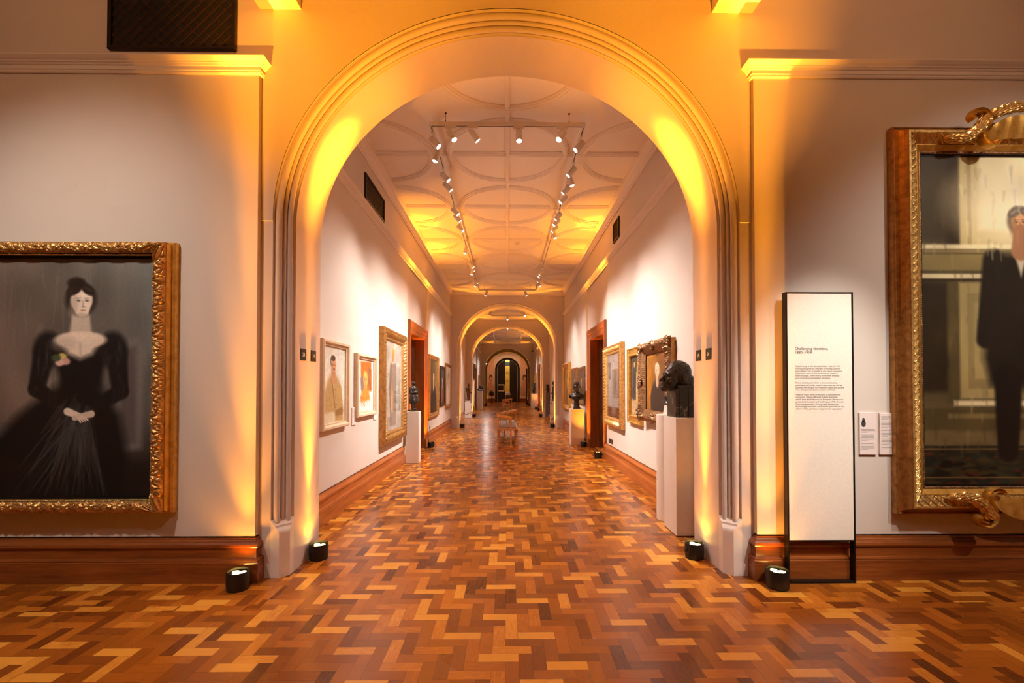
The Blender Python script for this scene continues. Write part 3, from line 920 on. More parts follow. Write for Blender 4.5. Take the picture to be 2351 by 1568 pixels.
# ---- the two large front pictures
def frame_lady(W, H):
    def fn(o):
        rect_loops(MB(), W+.05, H+.03, -.015, [(0,0),(0,.04),(.012,.05),(.022,.05),(.022,.075),(.030,.09),(.05,.09),(.05,.0)]).build('outer_moulding', M_GOLDY, o)
        mb = MB(); rail_relief(mb, W-.02, H, 0, 0, .088, .10, .105, .016, acanthus(.104, .021), .0034, 26)
        rect_loops(mb, W-.02, H, 0, [(0,.0),(0,.10)])
        mb.build('carved_frame', M_GOLD, o, smooth=True)
        mb = MB(); rail_relief(mb, W-.02, H, 0, .088, .102, .092, .088, .004, beads(.0125, .006), .0021, 5)
        mb.build('beaded_edge', M_GOLDB, o, smooth=True)
        rect_loops(MB(), W-.02, H, 0, [(.102,.088),(.104,.05),(.116,.05),(.116,.02)]).build('dark_slip', M_EBON, o)
    return fn
LW, LH = 1.46, 2.055
picture('large gilt framed portrait of a woman in black, left wall', art_lady(), LW, LH, 'F', -2.60-LW/2+.005, .555, 1.24, 1.835, frame_lady(LW, LH), 'large gilt framed portraits', cd=.045)

def frame_hall(W, H):
    def fn(o):
        mb = MB(); rect_loops(mb, W, H, 0, [(0,.0),(-.06,.0),(-.06,.05),(-.052,.058),(-.040,.052),(-.022,.07),(-.008,.10),(0,.125),(.006,.13)])
        mb.build('outer_cove', M_GOLDO, o)
        rect_loops(MB(), W, H, 0, [(.006,.13),(.022,.13),(.026,.122)]).build('top_fillet', M_GOLDB, o)
        mb = MB(); rail_relief(mb, W, H, 0, .026, .095, .118, .085, -.004, leafband(.058, .022, .45), .0035, 14)
        mb.build('carved_frame', M_GOLDB, o, smooth=True)
        rect_loops(MB(), W, H, 0, [(.095,.086),(.097,.09),(.102,.09),(.138,.066),(.14,.06)]).build('flat_band', M_GOLDY, o)
        mb = MB(); rail_relief(mb, W, H, 0, .14, .157, .06, .055, .004, leafband(.016, .006, .5), .003, 5)
        mb.build('rope_edge', M_GOLDD, o, smooth=True)
        rect_loops(MB(), W, H, 0, [(.157,.054),(.158,.045),(.172,.045),(.172,.03)]).build('dark_slip', M_EBON, o)
        # laurel garlands and scrolled cartouches, top and bottom
        def laurel(path, r0, r1, seed):
            rg = random.Random(seed); g = MB(); P = [Vector(p) for p in path]
            g.tube(path, [r0*.75+(r1-r0)*.75*i/(len(path)-1) for i in range(len(path))], 8)
            N = 11
            for i in range(N):
                t = (i+.35)/N*(len(P)-1); k = int(t); f = t-k
                c = P[k].lerp(P[min(k+1,len(P)-1)], f); d = (P[min(k+1,len(P)-1)]-P[max(k-(1 if f < .3 and k else 0),0)]).normalized()
                r = r0+(r1-r0)*i/N
                side = d.cross(Vector((0,-1,0))).normalized()
                for a in (-84,-42,0,42,84):
                    a = math.radians(a+(21 if i % 2 else 0)+rg.uniform(-8,8))
                    nrm = Vector((0,-1,0))*math.cos(a)+side*math.sin(a)
                    wd = nrm.cross(d).normalized()
                    Lf = .062+.012*rg.random(); rows = []
                    for q in range(6):
                        u = q/5; wv = .019*math.sin(PI*(.12+.88*u)**.8)*(1 if q < 5 else .1)
                        b = c+nrm*(r*.72+.020*math.sin(PI*u*.75))+d*Lf*u
                        rows.append([tuple(b-wd*wv-nrm*.004), tuple(b-wd*wv*.5+nrm*.003), tuple(b-nrm*.003), tuple(b+wd*wv*.5+nrm*.003), tuple(b+wd*wv-nrm*.004)])
                    g.loft(rows, cap=False, closed=False)
            return g
        def curl(path, w, dep):
            """a moulded strap following a path in the picture plane"""
            c = MB(); P = [Vector(p) for p in path]; rings = []
            for k, p in enumerate(P):
                d = (P[min(k+1,len(P)-1)]-P[max(k-1,0)]).normalized(); sd = d.cross(Vector((0,1,0))).normalized()
                ww = w*(.55+.45*math.sin(PI*(k+.5)/len(P)))
                ring = []
                for a, b in ((-1,0),(-.95,.55),(-.6,1),(-.35,.62),(0,.45),(.35,.62),(.6,1),(.95,.55),(1,0)):
                    q = p+sd*a*ww+Vector((0,-1,0))*b*dep; ring.append(tuple(q))
                rings.append(ring)
            return c.loft(rings, cap=True)
        for top in (True, False):
            zc = H-.02 if top else .035; s = 1 if top else -1
            for m in (-1, 1):
                gp = [(m*.62,-.125,zc-s*.045),(m*.55,-.145,zc-s*.062),(m*.47,-.155,zc-s*.055),(m*.40,-.16,zc-s*.01),(m*.345,-.165,zc+s*.06)]
                laurel(gp, .016, .030, 5+m).build('laurel_garland', M_GOLDB, o)
                if top:
                    gp = [(m*.30,-.15,zc+.10),(m*.22,-.16,zc+.135),(m*.12,-.165,zc+.165),(m*.04,-.165,zc+.175)]
                    laurel(gp, .028, .022, 9+m).build('laurel_garland', M_GOLDB, o)
                cp = []
                ctr = [(m*.415,zc+s*.075),(m*.43,zc+s*.10),(m*.40,zc+s*.135),(m*.345,zc+s*.14),(m*.305,zc+s*.10),(m*.31,zc+s*.045),(m*.335,zc-s*.01),(m*.345,zc-s*.065),(m*.31,zc-s*.11),(m*.255,zc-s*.115),(m*.23,zc-s*.085)]
                for k in range(len(ctr)-1):
                    for q in range(5):
                        f = q/5; p0 = ctr[max(k-1,0)]; p1 = ctr[k]; p2 = ctr[k+1]; p3 = ctr[min(k+2,len(ctr)-1)]
                        cp.append(tuple([.5*((2*p1[i])+(-p0[i]+p2[i])*f+(2*p0[i]-5*p1[i]+4*p2[i]-p3[i])*f*f+(-p0[i]+3*p1[i]-3*p2[i]+p3[i])*f**3) for i in (0,1)]))
                curl([(x,-.135,z) for x, z in cp], .03, .05).build('scroll', M_GOLDY, o, smooth='auto')
            shell = MB(); rings = []
            for k in range(7):
                f = k/6
                rings.append([(x*(.31-.02*f), -.12-.03*math.sin(f*PI/2)-.012*abs(math.cos(x*9)), zc-s*.10+s*(.05+.17*f)*math.sqrt(max(.08,1-(x*.9)**2))*1.0) for x in [i/14-1 for i in range(29)]])
            shell.loft(rings, cap=False, closed=False).build('shell', M_GOLDY, o, smooth=True)
    return fn
RW, RH = 1.78, 2.92
picture('tall gilt framed portrait with garlanded cartouche, right wall', art_hall(), RW, RH, 'F', 3.98, .575, 1.46, 2.59, frame_hall(RW, RH), 'large gilt framed portraits', cd=.04)

# ---- enfilade pictures, first room
pale = lambda W, H: plain_frame(W, H, [(0,0),(0,.05),(.010,.062),(.034,.062),(.040,.052),(.05,.034),(.066,.034),(.066,.014)], M_PALEFR)
picture('pale framed sketch portrait of a man in khaki tunic', art_soldier(), .82, 1.015, 'L', 5.345, 1.02, .688, .883, pale(.82,1.015), 'pale framed studies', cd=.016)
picture('small pale framed orange head study on white ground', art_study(), .88, .87, 'L', 6.515, 1.088, .748, .738, pale(.88,.87), 'pale framed studies', cd=.016)
def frame_tall(W, H, m=M_GOLD, m2=M_GOLDO, d=.10, band=.15, res=.012):
    def fn(o):
        rect_loops(MB(), W, H, 0, [(0,0),(0,d*.75),(.02,d),(.045,d),(.05,d*.92)]).build('outer_moulding', m2, o)
        mb = MB(); rail_relief(mb, W, H, 0, .05, band, d*.9, d*.6, .004, leafband(.062, .026, .35), res*.6, 10)
        mb.build('carved_frame', m, o, smooth=True)
        rect_loops(MB(), W, H, 0, [(band,d*.6),(band+.012,d*.66),(band+.03,d*.62),(band+.05,d*.35),(band+.05,.02)]).build('inner_moulding', m, o)
    return fn
picture('tall glazed gilt framed full length portrait on left wall', art_full((206,196,180),(150,134,118),(214,168,110),(150,96,44),1.20/1.525,(214,150,60),(196,184,166)), 1.60, 1.925, 'L', 8.06, .55, 1.20, 1.525, frame_tall(1.60,1.925), 'gilt framed portraits in the corridor', pane=True, cd=.03)
def frame_step(W, H, m, d=.06, w=.12):
    return plain_frame(W, H, [(0,0),(0,d*.8),(w*.15,d),(w*.35,d),(w*.42,d*.8),(w*.7,d*.62),(w*.75,d*.7),(w*.9,d*.6),(w,d*.4),(w,.012)], m)
picture('gilt framed dark portrait just beyond the left doorway', art_half((64,50,36),(38,30,28),(206,160,124),(70,50,34),1.29/1.41,80,(128,96,40)), 1.55, 1.67, 'L', 12.50, .675, 1.31, 1.43, frame_step(1.55,1.67,M_GOLD), 'gilt framed portraits in the corridor', cd=.02)
picture('black framed dark picture between two gilt frames, left wall', art_half((58,50,50),(110,62,44),(196,140,110),(40,30,28),.72/1.0,60), .96, 1.225, 'L', 14.17, .906, .72, .985, frame_step(.96,1.225,M_EBON,.05), 'corridor pictures', cd=.02)
picture('gilt framed pale portrait nearest the second arch, left wall', art_half((196,184,168),(214,200,184),(220,184,152),(120,96,70),1.26/1.26,60), 1.45, 1.50, 'L', 15.55, .78, 1.23, 1.28, frame_step(1.45,1.50,M_GOLDO,.05,.11), 'gilt framed portraits in the corridor', cd=.02)

def frame_roc(W, H, m, m2, d=.11, band=.17, amp=.032, res=.007):
    def fn(o):
        rect_loops(MB(), W, H, 0, [(.02,0),(.02,d*.55),(.035,d*.7),(.035,d*.72)]).build('outer_moulding', m2, o)
        mb = MB(); rail_relief(mb, W, H, 0, 0, band*.62, d*.6, d*.85, .012, rococo(amp), res, 11)
        mb.build('carved_frame', m, o, smooth=True)
        mb = MB(); rail_relief(mb, W, H, 0, band*.62, band, d*.85, d*.45, 0, beads(.03, .006), res*.6, 5)
        mb.build('inner_moulding', m, o, smooth=True)
        # corner and centre ornaments standing proud of the rails
        for sx in (-1, 0, 1):
            for sz in (-1, 0, 1):
                if sx == 0 and sz == 0: continue
                cx, cz = sx*(W/2-band*.38), H/2+sz*(H/2-band*.38); r = band*.5; oc = MB()
                for k in range(9):
                    a = 2*PI*k/9; rr = r*.62
                    M = Matrix.Translation((cx+rr*math.cos(a), -d*.98, cz+rr*math.sin(a)))
                    oc.lathe([(.002,-.014),(.018,-.010),(.024,0),(.018,.010),(.002,.016)], 8, M=M@Matrix.Rotation(PI/2, 4, 'X'))
                M = Matrix.Translation((cx, -d*1.02, cz))@Matrix.Rotation(PI/2, 4, 'X')
                oc.lathe([(.002,-.02),(r*.42,-.014),(r*.5,0),(r*.34,.016),(.002,.022)], 12, M=M)
                oc.build('rosette', m, o, smooth=True)
    return fn
picture('ornate bronze gilt framed portrait behind the large dark bust', art_half((176,112,30),(52,40,32),(214,176,140),(196,172,140),.90/.77,90,(96,60,40)), 1.25, 1.12, 'R', 6.10, 1.01, .92, .79, frame_roc(1.25,1.12,M_GOLDD,M_GOLDO), 'gilt framed portraits in the corridor', cd=.03)
def frame_cassetta(W, H):
    def fn(o):
        rect_loops(MB(), W, H, 0, [(0,0),(0,.05),(.01,.06),(.02,.06),(.03,.045),(.10,.04),(.11,.055),(.125,.055),(.135,.03),(.135,.012)]).build('frame', M_GOLDY, o)
        for sx in (-1,1):
            for sz in (-1,0,1):
                cx, cz = sx*(W/2-.065), H/2+sz*(H/2-.065); oc = MB()
                for k in range(5):
                    a = k/4*PI/2+(0 if sx < 0 else PI/2)
                    oc.tube([(cx,-.046,cz),(cx+.03*math.cos(a),-.052,cz+.03*math.sin(a)),(cx+.05*math.cos(a),-.046,cz+.05*math.sin(a))], [.004,.008,.002], 6)
                oc.build('leaf_spray', M_GOLDB, o, smooth=True)
    return fn
pgl = Paint(60,130,.48/.96,(72,66,60)); pgl.mottle(5,9,.2); pgl.rect(-.1,.72,1,1.1,(170,140,104),.04)
pgl.poly([(.12,.22),(.26,.22),(.28,.74),(.10,.74)],(58,50,46),.04); pgl.face(.19,.14,.055,(214,150,90),(60,40,28))
pgl.poly([(.30,.28),(.42,.28),(.44,.76),(.28,.76)],(196,170,128),.05); pgl.face(.36,.20,.05,(220,160,100),(70,46,30)); pgl.mottle(12,24,.12)
picture('narrow bright yellow gilt framed double portrait, right wall', pgl, .74, 1.21, 'R', 7.185, .915, .48, .95, frame_cassetta(.74,1.21), 'gilt framed portraits in the corridor', cd=.016)
picture('glazed carved gilt framed portrait beside the right doorway', art_full((168,148,136),(150,130,118),(216,176,140),(110,84,64),1.08/1.16,None,(110,66,44),70), 1.45, 1.54, 'R', 8.62, .75, 1.13, 1.22, frame_tall(1.45,1.54,M_GOLDB,M_GOLD,.09,.12), 'gilt framed portraits in the corridor', pane=True, cd=.025)
picture('copper toned framed picture just beyond the right doorway', art_half((86,60,44),(52,38,32),(200,150,116),(70,50,38),.78/.78,50), 1.02, 1.02, 'R', 12.40, 1.02, .80, .80, frame_step(1.02,1.02,M_GOLDD,.05,.11), 'corridor pictures', cd=.02)
picture('middle gilt framed picture of three far right wall', art_half((96,70,46),(60,44,34),(206,156,116),(80,56,40),.92/.84,50), 1.12, 1.08, 'R', 13.72, .985, .90, .86, frame_step(1.12,1.08,M_GOLDO,.05,.11), 'corridor pictures', cd=.02)
picture('deep gold framed picture nearest second arch, right wall', art_half((170,126,50),(120,88,40),(214,166,110),(110,80,44),1.3/1.2,50), 1.70, 1.57, 'R', 15.42, .73, 1.40, 1.27, frame_step(1.70,1.57,M_GOLDY,.09,.15), 'corridor pictures', cd=.02)
# third room, seen as slivers
picture('gilt framed portrait on the third room\'s near left wall', art_half((110,84,52),(50,40,34),(206,160,124),(80,56,40),1.0,40), 1.3, 1.6, 'L', 25.2, .9, 1.06, 1.36, frame_step(1.3,1.6,M_GOLDY,.08), 'third room pictures', cd=.02)
picture('small dark framed picture hung high, third room left wall', art_half((60,56,50),(40,36,34),(200,160,130),(60,50,40),.8,40), .9, 1.0, 'L', 27.1, 1.9, .68, .78, frame_step(.9,1.0,M_EBON,.06), 'third room pictures', cd=.02)
picture('pale gilt framed picture past the third room\'s left doorway', art_half((170,150,120),(90,70,56),(210,170,136),(90,66,50),.8,40), 1.2, 1.3, 'L', 32.4, 1.0, .98, 1.08, frame_step(1.2,1.3,M_GOLDO,.06), 'third room pictures', cd=.02)
picture('carved gilt framed picture on third room\'s near right wall', art_half((96,80,56),(60,50,40),(206,160,120),(80,60,44),1.0,40), 1.5, 1.9, 'R', 25.6, .75, 1.2, 1.6, frame_step(1.5,1.9,M_GOLD,.10,.15), 'third room pictures', cd=.02)
picture('gold framed picture past the third room\'s right doorway', art_half((130,100,46),(70,50,36),(206,160,110),(80,60,40),1.0,40), 1.6, 1.5, 'R', 32.6, .95, 1.3, 1.2, frame_step(1.6,1.5,M_GOLDY,.10,.15), 'third room pictures', cd=.02)

# ------------------------------------------------------------------ writing
def text(name, body, size, parent, loc, rot, m, spacing=1.0, align='LEFT', width=None):
    cu = bpy.data.curves.new(name, 'FONT'); cu.body = body; cu.size = size; cu.space_line = spacing
    cu.align_x = align; cu.extrude = .0004; cu.resolution_u = 3
    cu.materials.append(m)
    t = bpy.data.objects.new('tmp', cu); COL.objects.link(t)
    me = bpy.data.meshes.new_from_object(t.evaluated_get(bpy.context.evaluated_depsgraph_get()))
    bpy.data.objects.remove(t); bpy.data.curves.remove(cu); me.materials.clear()
    o = link(name, me, m, parent, loc=loc); o.rotation_euler = rot
    if width:
        k = width/max(v.co.x for v in me.vertices)
        for v in me.vertices: v.co.x *= k; v.co.y *= k
    return o
ip = thing('information_panel', 'freestanding white text panel headed Challenging Identities in dark frame', 'panel', (2.4125, 3.51, 0))
fr = MB(); w, h = .525, 2.24
fr.box(-w/2, -w/2+.012, -.024, .024, 0, h); fr.box(w/2-.012, w/2, -.024, .024, 0, h)
fr.box(-w/2+.012, w/2-.012, -.024, .024, h-.010, h); fr.box(-w/2+.012, w/2-.012, -.024, .024, 0, .016); fr.box(-w/2+.012, w/2-.012, -.020, .020, .318, .330)
fr.build('frame', M_BLKMET, ip, bevel=.0015)
box('text_board', M_PANEL, ip, -w/2+.012, w/2-.012, -.020, .016, .330, h-.010)
RX = (PI/2, 0, 0)
text('heading', 'Challenging Identities,\n1880\u20131914', 1, ip, (-.193, -.0206, 1.792), RX, M_INK, 1.0, width=.258)
body = '''People living in the decades either side of 1900
witnessed significant changes in society, science
and culture. The portraits in this room represent
those who were at the forefront of some of
these changes, confronting traditional thinking
and challenging established identities.

These individuals include writers and artists,
politicians and public health reformers, as well as
activists who fought for women's rights and people
who championed diverse sexual identities.

Many of these sitters cultivated a cosmopolitan
character. This is reflected in their portraits,
which bear the hallmarks of European Modernism,
particularly the style and techniques of the French
Post-Impressionists. Photography became an
increasingly important medium for portraiture, too,
often rivalling painting in its power of expression.'''
text('body_text', body, 1, ip, (-.191, -.0206, 1.660), RX, M_INKPALE, 1.0, width=.382)

def room_sign(label, num, x, y, z, sg):
    o = thing('room_number_sign', label, 'sign', (sg*x, y, z), 0, 'room number signs')
    o.rotation_euler = (0, 0, PI/2 if sg < 0 else -PI/2)
    box('plate', M_BLACK, o, -.05, .05, -.007, 0, 0, .098, bevel=.001)
    text('number', num, .046, o, (0, -.0074, .033), RX, M_WHTMET, align='CENTER')
room_sign('black sign reading 24 on the left arch jamb', '24', A_IN, 3.899, 1.733, -1)
room_sign('black sign reading 19 on the left arch jamb', '19', A_IN, 4.098, 1.733, -1)
room_sign('black sign reading 19 on the right arch jamb', '19', A_IN, 4.126, 1.742, 1)
room_sign('black sign reading 24 on the right arch jamb', '24', A_IN, 3.922, 1.742, 1)

def wall_label(label, W, H, loc, rz, icon=False, rows=16):
    o = thing('wall_label', label, 'label', loc, rz, 'object labels')
    box('card', M_CARD, o, -W/2, W/2, -.014, 0, 0, H, bevel=.001)
    mb = MB(); z = H*.60 if icon else H*.92; k = 0; rg = random.Random(int(H*1000)+int(loc[1]*10))
    while z > H*.07 and k < rows:
        if not (k % 6 == 3): mb.box(-W*.42, -W*.42+W*(.84 if k % 6 != 2 else .4)*rg.uniform(.85, 1), -.0146, -.0139, z, z+H*.010)
        z -= H*.034; k += 1
    mb.build('printed_lines', M_INKPALE, o)
    if icon:
        ic = MB(); ic.lathe([(.003,.02),(.013,.02),(.017,.008),(.013,0),(.003,0)], 12)
        M = Matrix.Translation((-W*.28, -.0142, H*.74))@Matrix.Rotation(PI/2, 4, 'X')@Matrix.Diagonal((1,1.5,.02,1))
        q = MB(); q.lathe([(.001,.02),(.018,.02),(.018,0),(.001,0)], 14, M=M)
        q.lathe([(.001,.02),(.011,.02),(.011,0),(.001,0)], 12, M=Matrix.Translation((-W*.28,-.0142,H*.83))@Matrix.Rotation(PI/2,4,'X')@Matrix.Diagonal((1,1.5,.02,1)))
        q.build('silhouette', M_INK, o)
wall_label('pale printed label with dark figure silhouette behind text panel', .135, .33, (2.845, YF-.05, .972), 0, True)
wall_label('pale printed label between text panel and tall gilt frame', .142, .325, (3.008, YF-.05, .972), 0, False, 24)
wall_label('narrow white label beside the khaki tunic portrait', .15, .23, (-LX, 6.06, 1.0), PI/2)
wall_label('upper white label beside the orange head study', .14, .235, (-LX, 7.03, 1.31), PI/2)
wall_label('lower white label beside the orange head study', .14, .295, (-LX, 7.03, 1.0), PI/2)

# ------------------------------------------------------------------ lamps on the floor
AMB = (1.0, .35, .019)
def make_uplight():
    o = empty('uplight')
    b = MB(); b.lathe([(.070,0),(.076,.004),(.080,.05),(.080,.128),(.078,.134),(.073,.134),(.072,.118),(.002,.116)], 32)
    b.build('housing', M_BLACK, o, smooth='auto')
    r = MB()
    for k in range(36):
        a = 2*PI*k/36; r.box(-.002,.002,-.002,.002,.132,.137)
        for q in range(-8, 0):
            x, y, z = r.v[q]; r.v[q] = (x+.076*math.cos(a), y+.076*math.sin(a), z)
    r.build('serrated_rim', M_BLACK, o)
    for k in range(3):
        a = 2*PI*k/3+.4
        m = MB(); m.lathe([(.022,0),(.024,.003),(.012,.0055),(.001,.006)], 16, c=(.031*math.cos(a), .031*math.sin(a), .1165))
        m.build('led_lens', M_AMBER, o, smooth=True)
    k = MB(); k.lathe([(.010,0),(.012,.004),(.012,.014),(.008,.018)], 12, M=Matrix.Translation((.079,0,.075))@Matrix.Rotation(PI/2,4,'Y'))
    k.build('clamp_knob', M_BLACK, o, smooth='auto')
    return o
UPL = [(-2.01,3.440,'black uplight on floor at the left wall\'s baseboard corner',2.2,1),
 (-1.655,4.03,'black uplight on floor against the left arch jamb',2.0,1),
 (1.648,4.02,'black uplight on floor against the right arch jamb',3.4,1),
 (2.030,3.425,'black uplight on floor beside the text panel\'s left foot',-.6,1),
 (-1.895,11.32,'black uplight at the far side of the corridor\'s left doorway',0,.9),
 (1.905,9.58,'black uplight at the near side of the corridor\'s right doorway',0,.9),
 (1.895,11.36,'black uplight behind the bust plinth by right doorway',0,.45),
 (-1.895,9.53,'black uplight behind the statuette plinth, near side of left doorway',0,.9),
 (-1.655,16.80,'black uplight at the left foot of the second arch',3,.8),
 (1.655,16.80,'black uplight at the right foot of the second arch',0,.8),
 (-1.655,22.72,'black uplight at the left foot of the third arch',3,.8),
 (1.655,22.72,'black uplight at the right foot of the third arch',0,.8),
 (1.90,28.42,'near black uplight at third room\'s right doorway',0,.8),
 (1.90,30.3,'far black uplight at third room\'s right doorway',0,.35),
 (-1.66,35.35,'black uplight at the left foot of the fourth arch',0,.3),
 (1.66,35.35,'black uplight at the right foot of the fourth arch',0,.3)]
def add_spot(name, loc, d, energy, col, size, blend, rad):
    l = bpy.data.lights.new(name, 'SPOT'); l.energy = energy; l.color = col; l.spot_size = math.radians(size); l.spot_blend = blend
    l.shadow_soft_size = rad
    o = bpy.data.objects.new(name, l); COL.objects.link(o); o.location = loc
    o.rotation_euler = Vector(d).to_track_quat('-Z', 'Y').to_euler()
    return o
proto = make_uplight()
for k, (x, y, lab, rz, e) in enumerate(UPL):
    o = proto if k == 0 else copy_tree(proto)
    o.location = (x, y, 0); o.rotation_euler = (0, 0, rz)
    tag(o, lab, 'uplight', 'black amber uplights on the floor')
    tx = 0
    if k in (1, 2): tx = -.02*(1 if x > 0 else -1)
    if 8 <= k < 12 or k > 13: tx = -.06*(1 if x > 0 else -1)
    for size, en, bl in (((9, 7000, 1), (20, 1300, 1), (46, 180, 1), (122, 15, .7)) if k in (0, 3) else ((9, 6500, 1), (24, 1600, 1), (50, 60, 1), (122, 15, .7)) if k < 4 else ((13, 3000, 1), (36, 1300, 1), (84, 300, 1))):
        add_spot('uplight_and_fill_beam', (x, y, .128), (tx, 0, 1), en*e, AMB, size, bl, .025)

# ------------------------------------------------------------------ suspended lighting tracks
def make_head():
    o = empty('track_spotlight')
    a = MB(); a.box(-.016,.016,-.07,.07,-.03,0); a.build('track_adapter', M_WHTMET, o, bevel=.003)
    s = MB(); s.tube([(0,0,-.03),(0,0,-.07)], .009, 8); s.lathe([(.014,-.05),(.014,-.045)], 10)
    s.build('stem', M_WHTMET, o, smooth='auto')
    h = MB(); h.lathe([(.003,.055),(.036,.055),(.040,.050),(.042,0),(.042,-.100),(.040,-.104),(.036,-.104),(.035,-.092),(.003,-.091)], 20)
    ho = h.build('housing', M_WHTMET, o, smooth='auto'); ho.location = (0,0,-.10)
    l = MB(); l.lathe([(.034,-.0925),(.028,-.096),(.001,-.098)], 18, cap=True)
    l.build('lens', M_LENS, ho, smooth=True)
    return o
HEAD = make_head(); HEAD_USED = [False]
ORD = ['first','second','third','fourth','fifth','sixth','seventh','eighth','ninth','tenth','eleventh','twelfth','thirteenth','fourteenth','fifteenth']
def head(x, y, z, aim, label, group, rail_x=False, energy=0, size=58, rot=None, col=(1,.94,.885)):
    if HEAD_USED[0]: o = copy_tree(HEAD)
    else: o = HEAD; HEAD_USED[0] = True
    o.location = (x, y, z); o.rotation_euler = (0, 0, PI/2 if rail_x else 0)
    tag(o, label, 'spotlight', group)
    ho = [c for c in o.children if c.name.startswith('housing')][0]
    piv = Vector((x, y, z-.10)); d = (Vector(aim)-piv).normalized()
    q = d.to_track_quat('-Z', 'Y')
    rz = Quaternion((0,0,1), -(PI/2 if rail_x else 0))
    ho.rotation_mode = 'QUATERNION'; ho.rotation_quaternion = rz @ q
    if energy: add_spot('track_and_fill_beam', piv+d*.115, d, energy, col, size, 1, .04)
    return o
def track(label, x, y0, y1, z, hang):
    o = thing('lighting_track', label, 'lighting track', (0, (y0+y1)/2, z), 0, 'suspended lighting tracks')
    L = (y1-y0)/2
    for nm, b in (('rail',(-x-.018,-x+.018,-L,L)), ('rail',(x-.018,x+.018,-L,L)), ('rail',(-x-.02,x+.02,-L-.018,-L+.018)), ('rail',(-x-.02,x+.02,L-.018,L+.018))):
        m = MB(); m.box(b[0], b[1], b[2], b[3], .008, .055); r = m.build(nm, M_WHTMET, o)
        if b[1]-b[0] < .1: s = MB().box(b[0]+.013, b[1]-.013, b[2]+.03, b[3]-.03, .006, .009)
        else: s = MB().box(b[0]+.03, b[1]-.03, b[2]+.013, b[3]-.013, .006, .009)
        s.build('conductor_slot', M_BLACK, r)
    for hx, hy in hang:
        m = MB(); m.tube([(hx, hy-(y0+y1)/2, .045), (hx, hy-(y0+y1)/2, ZC-z)], .003, 6)
        m.lathe([(.010,ZC-z-.012),(.014,ZC-z)], 10, c=(hx, hy-(y0+y1)/2, 0)); m.lathe([(.007,.045),(.007,.075),(.003,.085)], 10, c=(hx, hy-(y0+y1)/2, 0))
        m.build('hanger', M_BLKMET, o)
    return o
TZ = 4.785
track('long rectangular white lighting track hung in the first corridor room', .965, 5.70, 15.5, TZ, [(-.78,5.70),(.78,5.70),(-.965,9.0),(.965,9.0),(-.965,12.4),(.965,12.4),(-.78,15.5),(.78,15.5)])
G1 = 'track spotlights of the first corridor room'
E1 = 400
leftY  = [5.88,6.22,6.86,7.18,8.22,8.54,9.1,10.55,11.9,12.25,12.55,13.7,14.05]
rightY = [5.95,6.66,6.96,7.28,7.66,8.43,8.75,9.1,9.44,12.65,12.95,13.5,14.0]
aimsL = [1,-1,1,1,1,1,1,-1,1,1,-1,1,-1]
for k, y in enumerate(leftY):
    sd = aimsL[k]
    tgt = (2.05, y+(.5 if k % 2 else -.3), 1.65) if sd > 0 else (-2.05, y-.3, 1.3)
    head(-.965, y, TZ+.01, tgt, 'white spotlight on first room\'s left track rail, %s from the near end' % ORD[k], G1, False, E1 if sd > 0 else E1*.5)
aimsR = [-1,-1,1,-1,-1,-1,-1,-1,1,-1,-1,-1,1]
for k, y in enumerate(rightY):
    sd = aimsR[k]
    tgt = (-2.05, y+(.5 if k % 2 else -.3), 1.65) if sd < 0 else (2.05, y-.3, 1.3)
    head(.965, y, TZ+.01, tgt, 'white spotlight on first room\'s right track rail, %s from the near end' % ORD[k], G1, False, E1 if sd < 0 else E1*.5)
for k, (x, tgt, nm) in enumerate([(-.72,(1.4,4.9,1.2),'leftmost'),(-.44,(2.05,6.4,1.6),'second from left'),(.145,(.2,4.6,.0),'third from left'),(.69,(-1.2,4.4,1.3),'rightmost')]):
    head(x, 5.70, TZ+.01, tgt, 'white spotlight on first room\'s near cross rail, %s' % nm, G1, True, E1*.45)
for x, nm in ((-.72,'left'),(.62,'right')):
    head(x, 15.5, TZ+.01, (x*2.4, 15.2, 1.4), 'white spotlight on first room\'s far cross rail, %s one' % nm, G1, True, E1*.5)
bench_fill = add_spot('track_and_fill_beam', (-.9, 9.1, 4.6), Vector((0,12.6,.5))-Vector((-.9,9.1,4.6)), 420, (1,.92,.85), 34, 1, .04)  # beam added to brighten the bench, without a head of its own
track('short white lighting track in the second corridor room', .75, 18.3, 21.2, TZ, [(-.75,18.6),(.75,18.6),(-.75,20.9),(.75,20.9)])
G2 = 'track spotlights of the second corridor room'
for x, y, tgt, nm in ((-.55,18.3,(2,19.5,1.4),'near cross rail, left'),(0,18.3,(0,20.5,0),'near cross rail, middle'),(.55,18.3,(-2,19.5,1.4),'near cross rail, right'),
                      (-.75,19.6,(-2.05,20.6,1.2),'left rail'),(.75,20.2,(1.5,17.2,1.3),'right rail'),(0,21.2,(0,17.5,.2),'far cross rail, middle')):
    head(x, y, TZ+.01, tgt, 'white spotlight on second room\'s track, %s' % nm, G2, abs(x) != .75, 380)
track('rectangular white lighting track in the third corridor room', .9, 24.5, 33.8, TZ, [(-.9,25.5),(.9,25.5),(-.9,29),(.9,29),(-.9,32.8),(.9,32.8)])
G3 = 'track spotlights of the third corridor room'
for sx, nm in ((-1,'left'),(1,'right')):
    for k, y in enumerate((25.2,25.9,26.6,27.6,28.9,30.3,31.6,32.9)):
        head(sx*.9, y, TZ+.01, (-sx*2.05, y+.3, 1.6), 'white spotlight on third room\'s %s track rail, %s from the near end' % (nm, ORD[k]), G3, False, 480 if k % 2 == 0 else 0)
for x, nm in ((-.45,'left'),(0,'middle'),(.45,'right')):
    head(x, 24.5, TZ+.01, (x, 22.5, .8), 'white spotlight on third room\'s near cross rail, %s one' % nm, G3, True, 0)
    head(x, 33.8, TZ+.01, (x*3, 35.2, 2.2), 'white spotlight on third room\'s far cross rail, %s one' % nm, G3, True, 0)

